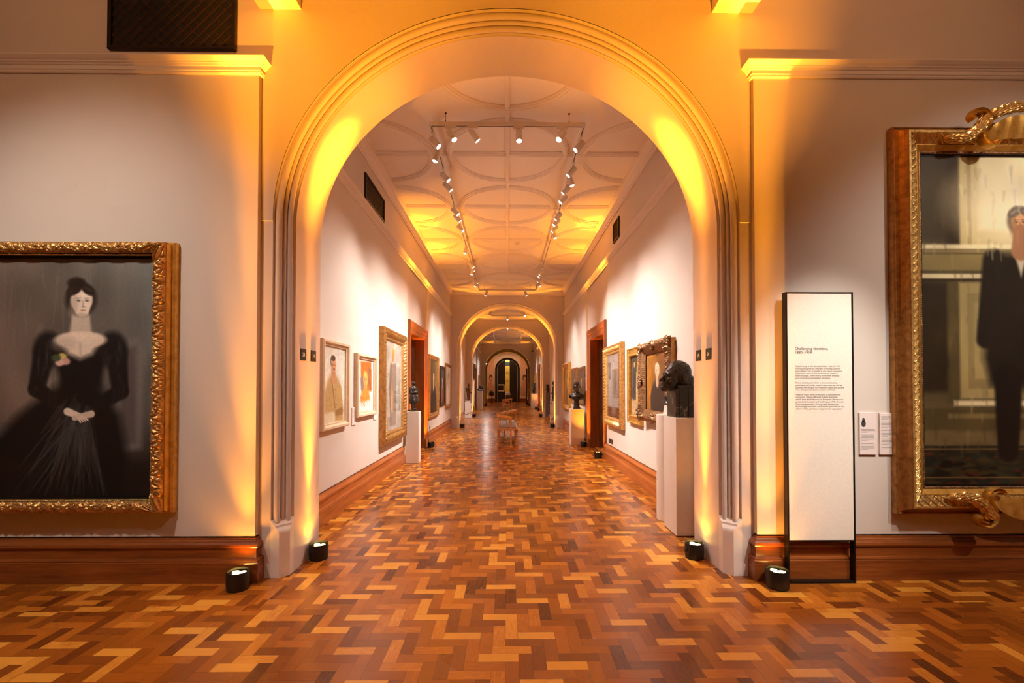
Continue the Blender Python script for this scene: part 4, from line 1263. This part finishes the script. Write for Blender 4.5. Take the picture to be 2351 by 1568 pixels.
sd = MB(); sd.lathe([(.055,0),(.055,-.012),(.045,-.02),(.045,-.034),(.028,-.046),(.002,-.048)], 24)
so = sd.build('smoke_detector', M_WHTMET, smooth='auto', loc=(.24, 10.9, ZC)); tag(so, 'small white smoke detector on the corridor ceiling', 'smoke detector')

# ------------------------------------------------------------------ sculpture
def blob(name, parts, voxel, m, parent, sm=6, amp=0, fr=30, loc=None, ground=False):
    """one continuous skin over ellipsoids ('e', centre, radii, rot) and tapered limbs ('c', p, q, r0, r1)"""
    bm = bmesh.new()
    for q in parts:
        if q[0] == 'e':
            c, r = q[1], q[2]; rot = q[3] if len(q) > 3 else (0,0,0)
            M = Matrix.Translation(c)@Matrix.Rotation(rot[2],4,'Z')@Matrix.Rotation(rot[1],4,'Y')@Matrix.Rotation(rot[0],4,'X')@Matrix.Diagonal((*r,1))
            bmesh.ops.create_icosphere(bm, subdivisions=3, radius=1, matrix=M)
        else:
            p, e, r0, r1 = Vector(q[1]), Vector(q[2]), q[3], q[4]; L = (e-p).length
            prof = [(max(1e-4, r0*math.sin(a)), -r0*math.cos(a)) for a in [PI/2*i/5 for i in range(6)]]
            prof += [(max(1e-4, r1*math.cos(a)), L+r1*math.sin(a)) for a in [PI/2*i/5 for i in range(6)]]
            t = MB(); t.lathe(prof, 16, M=Matrix.Translation(p)@(e-p).to_track_quat('Z','Y').to_matrix().to_4x4())
            tm = bpy.data.meshes.new('t'); tm.from_pydata(t.v, [], t.f)
            bm.from_mesh(tm); bpy.data.meshes.remove(tm)
    bmesh.ops.recalc_face_normals(bm, faces=bm.faces)
    me = bpy.data.meshes.new(name); bm.to_mesh(me); bm.free()
    o = bpy.data.objects.new('tmp', me); COL.objects.link(o)
    r = o.modifiers.new('r', 'REMESH'); r.mode = 'VOXEL'; r.voxel_size = voxel
    s = o.modifiers.new('s', 'SMOOTH'); s.iterations = sm; s.factor = .5
    dg = bpy.context.evaluated_depsgraph_get()
    nm = bpy.data.meshes.new_from_object(o.evaluated_get(dg))
    bpy.data.objects.remove(o)
    nm.name = name
    if amp:
        nm.calc_loop_triangles() if False else None
        nr = [v.normal.copy() for v in nm.vertices]
        for v, n in zip(nm.vertices, nr):
            v.co += n*amp*(noise.noise(v.co*fr)+.5*noise.noise(v.co*fr*2.3))
    if ground:
        z = min(v.co.z for v in nm.vertices)
        for v in nm.vertices: v.co.z -= z-.0005
    return link(name, nm, m, parent, True, 0, loc)
def head_parts(s=1.0, c=(0,0,0), beard=0, tilt=0, hair=0, fs=1.0):
    """a head facing -Y, chin-to-crown about 0.25*s, base of the neck at c; tilt leans it, fs enlarges the features"""
    P = [('e',(0,.022,.205),(.080,.104,.092)),
         ('e',(.086,.022,.150),(.014,.022,.036),(0,0,-.45)), ('e',(-.086,.022,.150),(.014,.022,.036),(0,0,.45)),
         ('c',(0,.035,.13),(0,.045,-.02),.056,.062)]
    Fp = [('e',(0,-.032,.158),(.066,.072,.076)), ('e',(0,-.044,.115),(.057,.060,.068)), ('e',(0,-.054,.077),(.046,.050,.036)), ('e',(0,-.096,.062),(.022,.020,.018)),
         ('c',(0,-.098,.162),(0,-.124,.121),.009,.0135), ('e',(0,-.127,.117),(.0125,.012,.010)), ('e',(.013,-.116,.114),(.008,.011,.008)), ('e',(-.013,-.116,.114),(.008,.011,.008)),
         ('c',(-.050,-.074,.172),(-.012,-.098,.171),.010,.009), ('c',(.050,-.074,.172),(.012,-.098,.171),.010,.009),
         ('e',(.043,-.074,.131),(.021,.021,.017)), ('e',(-.043,-.074,.131),(.021,.021,.017)),
         ('e',(.031,-.083,.152),(.012,.009,.007)), ('e',(-.031,-.083,.152),(.012,.009,.007)),
         ('c',(-.020,-.103,.091),(.020,-.103,.091),.006,.006), ('c',(-.016,-.103,.080),(.016,-.103,.080),.007,.007)]
    if fs != 1:
        o = Vector((0,.022,.205)); G = []
        for q in Fp:
            if q[0] == 'e': G.append(('e', tuple(o+(Vector(q[1])-o)*fs), tuple(k*fs for k in q[2])))
            else: G.append(('c', tuple(o+(Vector(q[1])-o)*fs), tuple(o+(Vector(q[2])-o)*fs), q[3]*fs, q[4]*fs))
        Fp = G
    P += Fp
    if beard:
        P += [('e',(0,-.085,.050),(.050,.045,.050)), ('e',(.035,-.07,.075),(.03,.035,.04)), ('e',(-.035,-.07,.075),(.03,.035,.04)), ('e',(0,-.118,.098),(.036,.014,.010)), ('e',(0,-.10,.02),(.034,.03,.036))]
    if hair:
        P += [('e',(0,.045,.235),(.088,.10,.075)), ('e',(0,.085,.17),(.075,.055,.08))]
    R = Matrix.Rotation(tilt, 4, 'X'); out = []
    for q in P:
        if q[0] == 'e':
            v = R@Vector(q[1]); rt = list(q[3]) if len(q) > 3 else [0,0,0]; rt[0] += tilt
            out.append(('e', tuple(Vector(c)+v*s), tuple(k*s for k in q[2]), tuple(rt)))
        else:
            out.append(('c', tuple(Vector(c)+(R@Vector(q[1]))*s), tuple(Vector(c)+(R@Vector(q[2]))*s), q[3]*s, q[4]*s))
    return out
def plinth(label, x0, x1, y0, y1, h, m=M_PLINTH, group='sculpture plinths'):
    o = MB().box(-(x1-x0)/2,(x1-x0)/2,-(y1-y0)/2,(y1-y0)/2,.006,h)
    o = o.build('plinth', m, bevel=.003, loc=((x0+x1)/2,(y0+y1)/2,0))
    tag(o, label, 'plinth', group)
    box('base', M_BLACK, o, -(x1-x0)/2+.004,(x1-x0)/2-.004,-(y1-y0)/2+.004,(y1-y0)/2-.004,0,.006)
    return o
# large head on the near right plinth
plinth('tall square white plinth nearest the right arch jamb', 1.700, 2.030, 4.58, 4.94, 1.19)
hb = thing('bronze_portrait', 'large dark bronze head with jutting face on dark marble block', 'bust', (1.862, 4.77, 1.19))
box('marble_block', M_VERDE, hb, -.140, .150, -.125, .125, 0, .292, bevel=.004)
box('upper_block', M_VERDE, hb, -.112, .135, -.10, .10, .292, .332, bevel=.004)
sp = MB()
for x in (-.105, -.01): sp.tube([(x, -.129, -.0), (x, -.129, .30)], .0035, 6)
sp.build('support_rod', M_BLACK, hb)
hp = [q for q in head_parts(1.33, (0,-.139,.205), 0, -.15, 0, 1.02) if not (q[0] == 'c' and q[3] > .06)]
hp += [('c',(0,-.060,.415),(0,.02,.345),.078,.092), ('c',(0,-.03,.43),(0,.055,.345),.072,.090), ('e',(0,.03,.337),(.11,.115,.02)), 
       ('e',(0,-.245,.295),(.045,.035,.03)), ('e',(.035,-.225,.315),(.03,.03,.03)), ('e',(-.035,-.225,.315),(.03,.03,.03))]
ho = blob('head_and_neck', hp, .0044, M_BRONZE, hb, 3, .0042, 48)
ho.rotation_euler = (0, 0, -PI/2+.26)
# bust behind it, on a round plinth
cp = MB(); cp.lathe([(.150,.006),(.150,1.186),(.147,1.19),(.002,1.19)], 48)
co = cp.build('round_plinth', M_PLINTH, smooth='auto', loc=(1.85,5.17,0)); tag(co, 'tall round white plinth behind the square plinth', 'plinth', 'sculpture plinths')
MB().lathe([(.145,0),(.145,.006)], 40).build('base', M_BLACK, co)
b2 = thing('bronze_bust', 'dark bronze bust on stone block atop the round plinth', 'bust', (1.85, 5.15, 1.19), -PI/2+.3)
st = MB(); st.loft([[(-.06,-.06,0),(.06,-.06,0),(.06,.06,0),(-.06,.06,0)],[(-.048,-.048,.105),(.048,-.048,.105),(.048,.048,.105),(-.048,.048,.105)]]); st.build('stone_base', M_PLINTH, b2, bevel=.003)
bp = head_parts(.78, (0,.0,.24), 0, .1) + [('e',(0,.0,.19),(.095,.06,.06)), ('c',(-.06,-.03,.17),(.02,-.05,.12),.03,.02), ('c',(0,0,.2),(0,0,.11),.05,.03)]
blob('bust', bp, .006, M_BRONZE, b2, 3, .004, 40)
# standing figure on the left plinth
plinth('square white plinth before the left doorway with statuette', -1.992, -1.735, 8.935, 9.17, 1.015)
s1 = thing('bronze_statuette', 'dark bronze statuette of a standing man in a long coat', 'statuette', (-1.865, 9.05, 1.015), .9)
box('base', M_BRONZE, s1, -.08,.08,-.09,.09,0,.028, bevel=.004)
fp = [('c',(-.03,-.02,.045),(-.032,.0,.2),.024,.034), ('c',(.035,.03,.045),(.03,.005,.2),.024,.034), ('e',(-.03,-.045,.04),(.022,.045,.018)), ('e',(.035,.005,.04),(.022,.045,.018)),
      ('c',(0,.01,.205),(0,.0,.36),.082,.062), ('c',(0,0,.36),(0,.005,.45),.062,.066), ('e',(0,.0,.455),(.082,.052,.04)),
      ('c',(-.078,.0,.455),(-.085,-.02,.36),.028,.026), ('c',(-.085,-.02,.36),(-.01,-.075,.37),.024,.02), ('c',(.078,.0,.455),(.09,-.01,.355),.028,.026), ('c',(.09,-.01,.355),(.015,-.078,.385),.024,.02),
      ('c',(0,.005,.47),(0,0,.51),.028,.026), ('e',(0,-.006,.545),(.036,.042,.048)), ('e',(0,-.045,.535),(.01,.012,.012)), ('e',(0,.012,.555),(.041,.042,.045)),
      ('c',(-.05,-.045,.30),(-.05,-.07,.20),.03,.03), ('c',(.05,-.045,.30),(.05,-.06,.20),.03,.03)]
blob('figure', fp, .0055, M_BRONZE, s1, 2, .004, 60)
# bust beyond the right doorway
plinth('square white plinth beyond the right doorway with bust', 1.630, 1.965, 11.615, 12.05, .925)
b3 = thing('bronze_bust', 'dark bronze bust of a bald man with bare shoulders', 'bust', (1.80, 11.83, .925), -.35)
bs = MB(); bs.lathe([(.10,0),(.10,.02),(.075,.06),(.07,.2),(.085,.26)], 24); bs.build('socle', M_BRONZE, b3, smooth='auto')
bp = head_parts(1.0, (0,.02,.42), 0, .18) + [('e',(0,.03,.36),(.185,.09,.075)), ('e',(-.14,.02,.33),(.075,.075,.07)), ('e',(.14,.02,.33),(.075,.075,.07)), ('e',(0,-.02,.30),(.14,.085,.08)), ('c',(0,.04,.40),(0,.04,.48),.07,.06)]
blob('bust', bp, .008, M_BRONZE, b3, 3, .004, 30)
# second room
plinth('low veined white marble block under the bronze nude', -2.03, -1.70, 21.68, 22.02, .825, M_MARBLE)
n1 = thing('bronze_nude', 'slender brown bronze nude figure on veined marble block', 'statuette', (-1.86, 21.85, .825), 1.0)
np_ = [('e',(0,.02,.03),(.13,.13,.03)), ('c',(-.03,0,.03),(-.035,.01,.30),.045,.06), ('c',(.05,.04,.03),(.035,.01,.30),.045,.06), ('e',(0,.01,.33),(.085,.07,.07)), ('c',(0,.01,.36),(0,.02,.55),.065,.085), ('e',(0,.02,.58),(.11,.06,.05)),
       ('c',(-.105,.02,.58),(-.12,.03,.42),.036,.03), ('c',(-.12,.03,.42),(-.09,-.05,.30),.028,.022), ('c',(.105,.02,.58),(.12,.03,.42),.036,.03), ('c',(.12,.03,.42),(.12,-.08,.34),.028,.022), ('c',(0,.02,.60),(0,.005,.68),.034,.032), ('e',(0,-.005,.745),(.052,.066,.075)), ('e',(0,-.07,.735),(.012,.014,.016))]
blob('figure', np_, .011, M_BRONZEB, n1, 2, ground=True)
g1 = MB(); g1.loft([[(sx*w,sy*w,z) for sx, sy in ((-1,-1),(1,-1),(1,1),(-1,1))] for z, w in ((0,.098),(.06,.098),(.08,.088),(1.12,.086),(1.14,.096),(1.19,.096))])
go = g1.build('granite_pedestal', M_GRANITE, loc=(1.96,22.28,0)); tag(go, 'grey granite pedestal at the third arch\'s right side', 'plinth', 'sculpture plinths')
b4 = thing('bronze_bust', 'small dark bust on the grey granite pedestal', 'bust', (1.955, 22.28, 1.19), -.7)
blob('bust', head_parts(.72, (0,.01,.17), 0, .1)+[('e',(0,.02,.13),(.12,.07,.06)), ('c',(0,.02,.1),(0,.02,.012),.05,.06)], .012, M_BRONZE, b4, 2, ground=True)
plinth('white marble plinth just inside the second arch, right', 1.775, 2.02, 18.58, 18.92, .905, M_MARBLE)
b5 = thing('bronze_statuette', 'thin dark bronze figure on white plinth past second arch', 'statuette', (1.90, 18.75, .905), -1.2)
blob('figure', [(q[0],)+tuple(tuple(k*.98 for k in a) if isinstance(a, tuple) else a for a in q[1:]) for q in np_], .012, M_BRONZE, b5, 2, ground=True)
# third room
plinth('white plinth on the third room\'s left with dark group', -1.985, -1.60, 29.28, 29.66, 1.20)
b6 = thing('bronze_group', 'dark bronze reclining pair of heads on white plinth', 'bust', (-1.79, 29.47, 1.20), .8)
blob('group', [('e',(0,0,.05),(.20,.12,.055)), ('c',(-.12,0,.08),(.02,-.02,.20),.07,.085), ('e',(.03,-.03,.27),(.085,.09,.10)), ('c',(.16,0,.06),(.13,-.03,.16),.07,.07), ('e',(.15,-.05,.21),(.075,.08,.085)), ('c',(-.18,-.04,.05),(.12,-.12,.07),.04,.04)], .014, M_BRONZE, b6, 2, ground=True)
plinth('white plinth on third room\'s right with dark bust', 1.615, 1.985, 30.65, 31.0, 1.01)
b7 = thing('bronze_bust', 'dark bronze bust on white plinth, third room right', 'bust', (1.79, 30.82, 1.01), -.6)
blob('bust', head_parts(1.0, (0,.02,.36), 0, .1, 1)+[('e',(0,.03,.30),(.17,.09,.08)), ('c',(0,.02,.28),(0,.02,.02),.10,.09), ('c',(-.14,.0,.28),(-.06,-.08,.12),.05,.04)], .014, M_BRONZE, b7, 2, ground=True)

# ------------------------------------------------------------------ benches
def make_bench():
    o = empty('bench')
    L = 2.55; w = .26
    def bar(nm, p, q, a, b, par=o):
        P, Q = Vector(p), Vector(q); d = (Q-P).normalized(); up = Vector((0,0,1)) if abs(d.z) < .9 else Vector((0,1,0))
        s = d.cross(up).normalized()*a/2; t = s.cross(d).normalized()*b/2
        mb = MB(); mb.loft([[tuple(c+s+t),tuple(c-s+t),tuple(c-s-t),tuple(c+s-t)] for c in (P, Q)])
        return mb.build(nm, M_OAK, par, bevel=.006)
    for x, y, h in ((-w+.02,.30,.78),(.09,.02,.73),(w-.02,.06,.43),(-w+.02,L-.02,.43),(-.10,L-.02,.73),(w-.02,L-.3,.78)):
        bar('leg', (x,y,0), (x,y,h), .042, .042)
    fr = MB(); fr.box(-w,w,0,.045,.40,.45); fr.box(-w,w,L-.045,L,.40,.45); fr.box(-w,-w+.04,.045,L-.045,.40,.45); fr.box(w-.04,w,.045,L-.045,.40,.45)
    fr.box(-w+.04,w-.04,.045,L-.045,.405,.42)
    fr.build('seat_frame', M_OAK, o, bevel=.006)
    box('cushion', M_CUSH, o, -w+.045, w-.045, .05, L-.05, .42, .475, bevel=.018)
    bar('back_rail', (-w+.0,.28,.79), (w+.0,L-.28,.79), .05, .055)
    bar('arm_rail', (-w,.30,.755), (.11,.02,.705), .045, .06)
    bar('arm_rail', (w,L-.30,.755), (-.12,L-.02,.705), .045, .06)
    bar('spindle', (-.02,L*.42,.45), (-.02,L*.42,.78), .03, .03); bar('spindle', (.06,L*.58,.45), (.06,L*.58,.78), .03, .03)
    return o
be = make_bench(); be.location = (0, 11.55, 0); tag(be, 'pale oak bench with brown cushion, nearer one in corridor', 'bench', 'oak gallery benches')
b2_ = copy_tree(be); b2_.location = (0, 24.0, 0); tag(b2_, 'pale oak bench farther down, in the third room', 'bench', 'oak gallery benches')

# ------------------------------------------------------------------ sockets, scraps, camera on the wall
def socket(label, loc, rz, n):
    o = thing('wall_socket', label, 'socket', loc, rz, 'wall sockets')
    box('plate', M_BLKMET, o, -.043*n, .043*n, -.010, 0, 0, .086, bevel=.002)
    mb = MB()
    for k in range(n):
        x = (k-(n-1)/2)*.08
        mb.box(x-.004,x+.004,-.012,-.009,.05,.062); mb.box(x-.018,x-.010,-.012,-.009,.026,.034); mb.box(x+.010,x+.018,-.012,-.009,.026,.034)
    mb.build('pin_slots', M_WHTMET, o)
socket('brown double wall socket near the right doorway', (LX, 9.06, .385), -PI/2, 2)
socket('small brown switch plate nearer beside the double socket', (LX, 8.88, .385), -PI/2, 1)
socket('brown wall socket low beyond the left doorway', (-LX, 12.0, .385), PI/2, 1)
for lab, x in (('tiny torn paper scrap on the left front cornice', -3.52), ('tiny square sensor tab on the right front cornice', 2.86)):
    o = thing('cornice_tab', lab, 'tab', (x, YF-.085, 4.085), 0, 'tabs on the cornice')
    box('body', M_WHTMET, o, -.035, .035, -.012, .012, 0, .016, bevel=.002); box('sensor', M_BLKMET, o, -.012, .006, -.0135, -.011, .004, .012)
cc = thing('security_camera', 'small dark security camera beside the fourth arch', 'camera', (1.93, 35.0, 4.18))
MB().lathe([(.07,0),(.07,.05),(.05,.09),(.01,.10)], 16).build('dome', M_BLACK, cc, smooth=True); box('wall_mount', M_WHTMET, cc, -.02,.02,0,.195,.10,.14)

# ------------------------------------------------------------------ lobby at the far end
for sg in (-1, 1):
    run_front('baseboard_far', BB, M_MAHOGX, sg*3.2, sg*1.22, 43.3, 0, .0)
def poster(label, x0, x1, art):
    o = thing('poster', label, 'poster', ((x0+x1)/2, 43.29, .36), 0, 'tall lobby posters')
    W = x1-x0; box('board', M_WHTMET, o, -W/2, W/2, -.03, 0, 0, 4.0)
    canvas('print', art, W-.01, 3.75, o, -.036, .22, .004)
def art_poster(flip):
    p = Paint(90, 300, .3, (216,178,160)); p.grad((214,160,120),(222,196,184), 0,0,0,.5)
    sk = (212,160,132); c = .15
    p.ell(c,.86,.17,.16,(186,168,160),.2); p.ell(c+.02*flip,.72,.11,.09, sk,.2); p.seg((c,.6),(c,.72),.035,.05,sk,.2)
    p.face(c,.55,.072,(226,172,146),(90,56,44), .6*flip); p.ell(c-.03,.465,.02,.012,(150,52,40),.3); p.ell(c+.04,.47,.018,.012,(70,60,70),.3)
    p.seg((c-.1,.98),(c+.06,.8),.03,.022,sk,.3); p.seg((c+.11,.98),(c+.08,.78),.026,.02,sk,.3)
    return p
poster('tall pink portrait poster left of the far dark door', -1.92, -1.24, art_poster(-1))
poster('tall pink portrait poster right of the far dark door', 1.24, 2.02, art_poster(1))
bn = thing('hanging_banner', 'mustard banner lettered VON seen through the far doors', 'banner', (0, 45.6, 0))
box('cloth', simple('mustard_cloth', srgb(206,164,50), .7), bn, -.5, .5, -.01, 0, .95, 4.05)
box('green_band', simple('green_cloth', srgb(40,52,44), .7), bn, -.5, .5, -.012, .001, 3.55, 3.95)
text('lettering', 'VON', .30, bn, (0, -.012, 2.72), RX, M_INK, align='CENTER')
mb = MB(); mb.box(-.18,.18,-.012,-.0105,2.22,2.24); mb.box(-.2,.2,-.012,-.0105,2.06,2.10); mb.box(-.15,.15,-.012,-.0105,1.96,1.975); mb.build('printed_lines', M_INK, bn)
for sg in (-1, 1): box('hanging_pole', M_BLKMET, bn, sg*.46-.012, sg*.46+.012, -.005, .012, 0, 4.05)
dk = thing('reception_desk', 'brown desk with white leaflets before the far doors', 'desk', (.06, 41.0, 0))
box('body', M_BRICKBR, dk, -.22,.22,-.2,.2,0,.70, bevel=.01); box('top', M_BRICKBR, dk, -.24,.24,-.22,.22,.70,.73, bevel=.005)
for k, (x, a) in enumerate(((-.10,.3),(.05,-.2),(.14,.5))):
    lf = MB().box(-.07,.07,-.005,.005,0,.2); o = lf.build('leaflet_holder', M_WHTMET, loc=(.06+x, 41.0-.04*k, .73)); o.rotation_euler = (-.2,0,a)
    tag(o, ['leftmost','middle','rightmost'][k]+' white leaflet holder on the far brown desk', 'leaflet holder', 'leaflet holders on the far desk')
db = thing('donation_box', 'black domed donation box on a post, left of the lobby', 'donation box', (-1.42, 41.0, 0))
MB().lathe([(.16,0),(.16,.02),(.03,.04),(.03,.62),(.1,.66),(.24,.74),(.24,.88),(.17,1.0),(.06,1.12),(.01,1.15)], 24).build('post_and_dome', M_BLACK, db, smooth='auto')
MB().lathe([(.241,.79),(.243,.80),(.243,.84),(.241,.85)], 24).build('clear_band', M_STEEL, db)
ct = thing('low_table', 'low black table behind the donation box', 'table', (-1.05, 41.6, 0))
box('top', M_BLACK, ct, -.4,.4,-.25,.25,.42,.46, bevel=.004)
for sx in (-1,1):
    for sy in (-1,1): box('leg', M_BLACK, ct, sx*.37-.02,sx*.37+.02,sy*.22-.02,sy*.22+.02,0,.42)
wf = thing('white_door_bar', 'white bracket shaped bar frame before the left far door leaf', 'door bar', (-.5, 43.1, 0))
fm = MB(); fm.box(-.36,.22,-.03,.03,1.60,1.70); fm.box(-.36,.22,-.03,.03,1.02,1.12); fm.box(.12,.22,-.03,.03,1.12,1.60); fm.build('bars', M_WHTMET, wf, bevel=.01)
box('post', M_BLACK, wf, .15,.19,-.0,.03,0,1.02); box('foot', M_BLACK, wf, .0,.34,-.15,.15,0,.03)
mp = thing('mosaic_column', 'slim speckled column at the right of the fourth arch', 'column', (1.62, 38.2, 0))
box('shaft', M_GRANITE, mp, -.07,.07,-.07,.07,.12,3.0); box('foot', M_BLACK, mp, -.09,.09,-.09,.09,0,.12)
hl = head(-1.62, 35.1, 3.35, (-.6, 22, 1.2), 'single bright white spotlight beside the fourth arch, left', 'single spotlights', False, 45)

# ------------------------------------------------------------------ light of the place
WARM = (1, .88, .76)
def aim(name, loc, tgt, e, size, blend=.6, rad=.05, col=WARM):
    return add_spot(name, loc, Vector(tgt)-Vector(loc), e, col, size, blend, rad)
# picture lights of the front gallery (its track runs behind and above the viewpoint)
aim('gallery_and_fill_spot', (-3.2, 1.0, 4.7), (-3.2, 3.58, 1.05), 340, 78, 1)
aim('gallery_and_fill_spot', (-4.6, .9, 4.7), (-4.0, 3.58, 1.3), 70, 70, 1)
aim('gallery_and_fill_spot', (4.35, .9, 4.7), (4.15, 3.58, 1.25), 390, 74, 1)
aim('gallery_and_fill_spot', (3.5, .9, 4.7), (3.5, 3.58, 1.0), 60, 60, 1)
aim('gallery_and_fill_spot', (3.0, 1.2, 4.7), (2.42, 3.5, 1.3), 790, 26, .9, .05, (1,.94,.86))
aim('gallery_and_fill_spot', (-.4, .2, 4.9), (0, 2.7, 0), 260, 50, 1, .1)  # spot added to brighten the foreground floor, not a picture light
for sg in (-1, 1): aim('gallery_and_fill_spot', (sg*.5, .1, 4.9), (sg*1.85, 3.6, 1.0), 90, 34, 1, .1)  # fill added to lift the arch piers, no picture hangs there
# unseen fill pairs added for the upper wall: amber from below, warm from above
for sg in (-1, 1):
    aim('uplight_and_fill_beam', (sg*2.3, .6, .14), (sg*1.25, 3.63, 5.1), 2200, 33, 1, .03, AMB)
    aim('gallery_and_fill_spot', (sg*3.2, -1.6, 5.3), (sg*3.2, 3.63, 4.45), 260, 40, 1, .45, (1,.60,.34))
# lobby
add_spot('lobby_lamp', (0, 41.0, 5.3), (0,.1,-1), 260, (1,.52,.24), 150, .5, .15)
add_spot('lobby_lamp', (0, 45.0, 5.2), (0,.2,-1), 500, (1,.80,.6), 140, .5, .15)
for sg in (-1, 1): add_spot('lobby_uplight', (sg*1.6, 38.75, .1), (0,0,1), 420, AMB, 60, .7, .03)
w = bpy.data.worlds.new('dim_world'); S.world = w; w.use_nodes = True
w.node_tree.nodes['Background'].inputs[0].default_value = (.5,.42,.36,1); w.node_tree.nodes['Background'].inputs[1].default_value = .05

# ------------------------------------------------------------------ camera
F_PX, H_CAM, YAW, PIT = 1045.0, 1.51, math.atan(.010), math.radians(.9)
cd = bpy.data.cameras.new('camera'); cam = bpy.data.objects.new('camera', cd); COL.objects.link(cam)
cd.sensor_fit = 'HORIZONTAL'; cd.sensor_width = 36; cd.lens = 36*F_PX/2351; cd.clip_start = .05; cd.clip_end = 200
cd.shift_y = (103-F_PX*math.tan(PIT))/2351
cam.location = (0, 0, H_CAM); cam.rotation_euler = (PI/2+PIT, 0, -YAW)
S.camera = cam

S.view_settings.view_transform = 'Standard'; S.view_settings.look = 'None'
S.view_settings.gamma = 1; S.view_settings.use_curve_mapping = False
S.view_settings.exposure = 0.1
cy = S.cycles
cy.use_denoising = True; cy.use_adaptive_sampling = True; cy.adaptive_threshold = .15; cy.max_bounces = 6; cy.diffuse_bounces = 4; cy.glossy_bounces = 3; cy.transparent_max_bounces = 8
cy.caustics_reflective = False; cy.caustics_refractive = False; cy.sample_clamp_indirect = 6
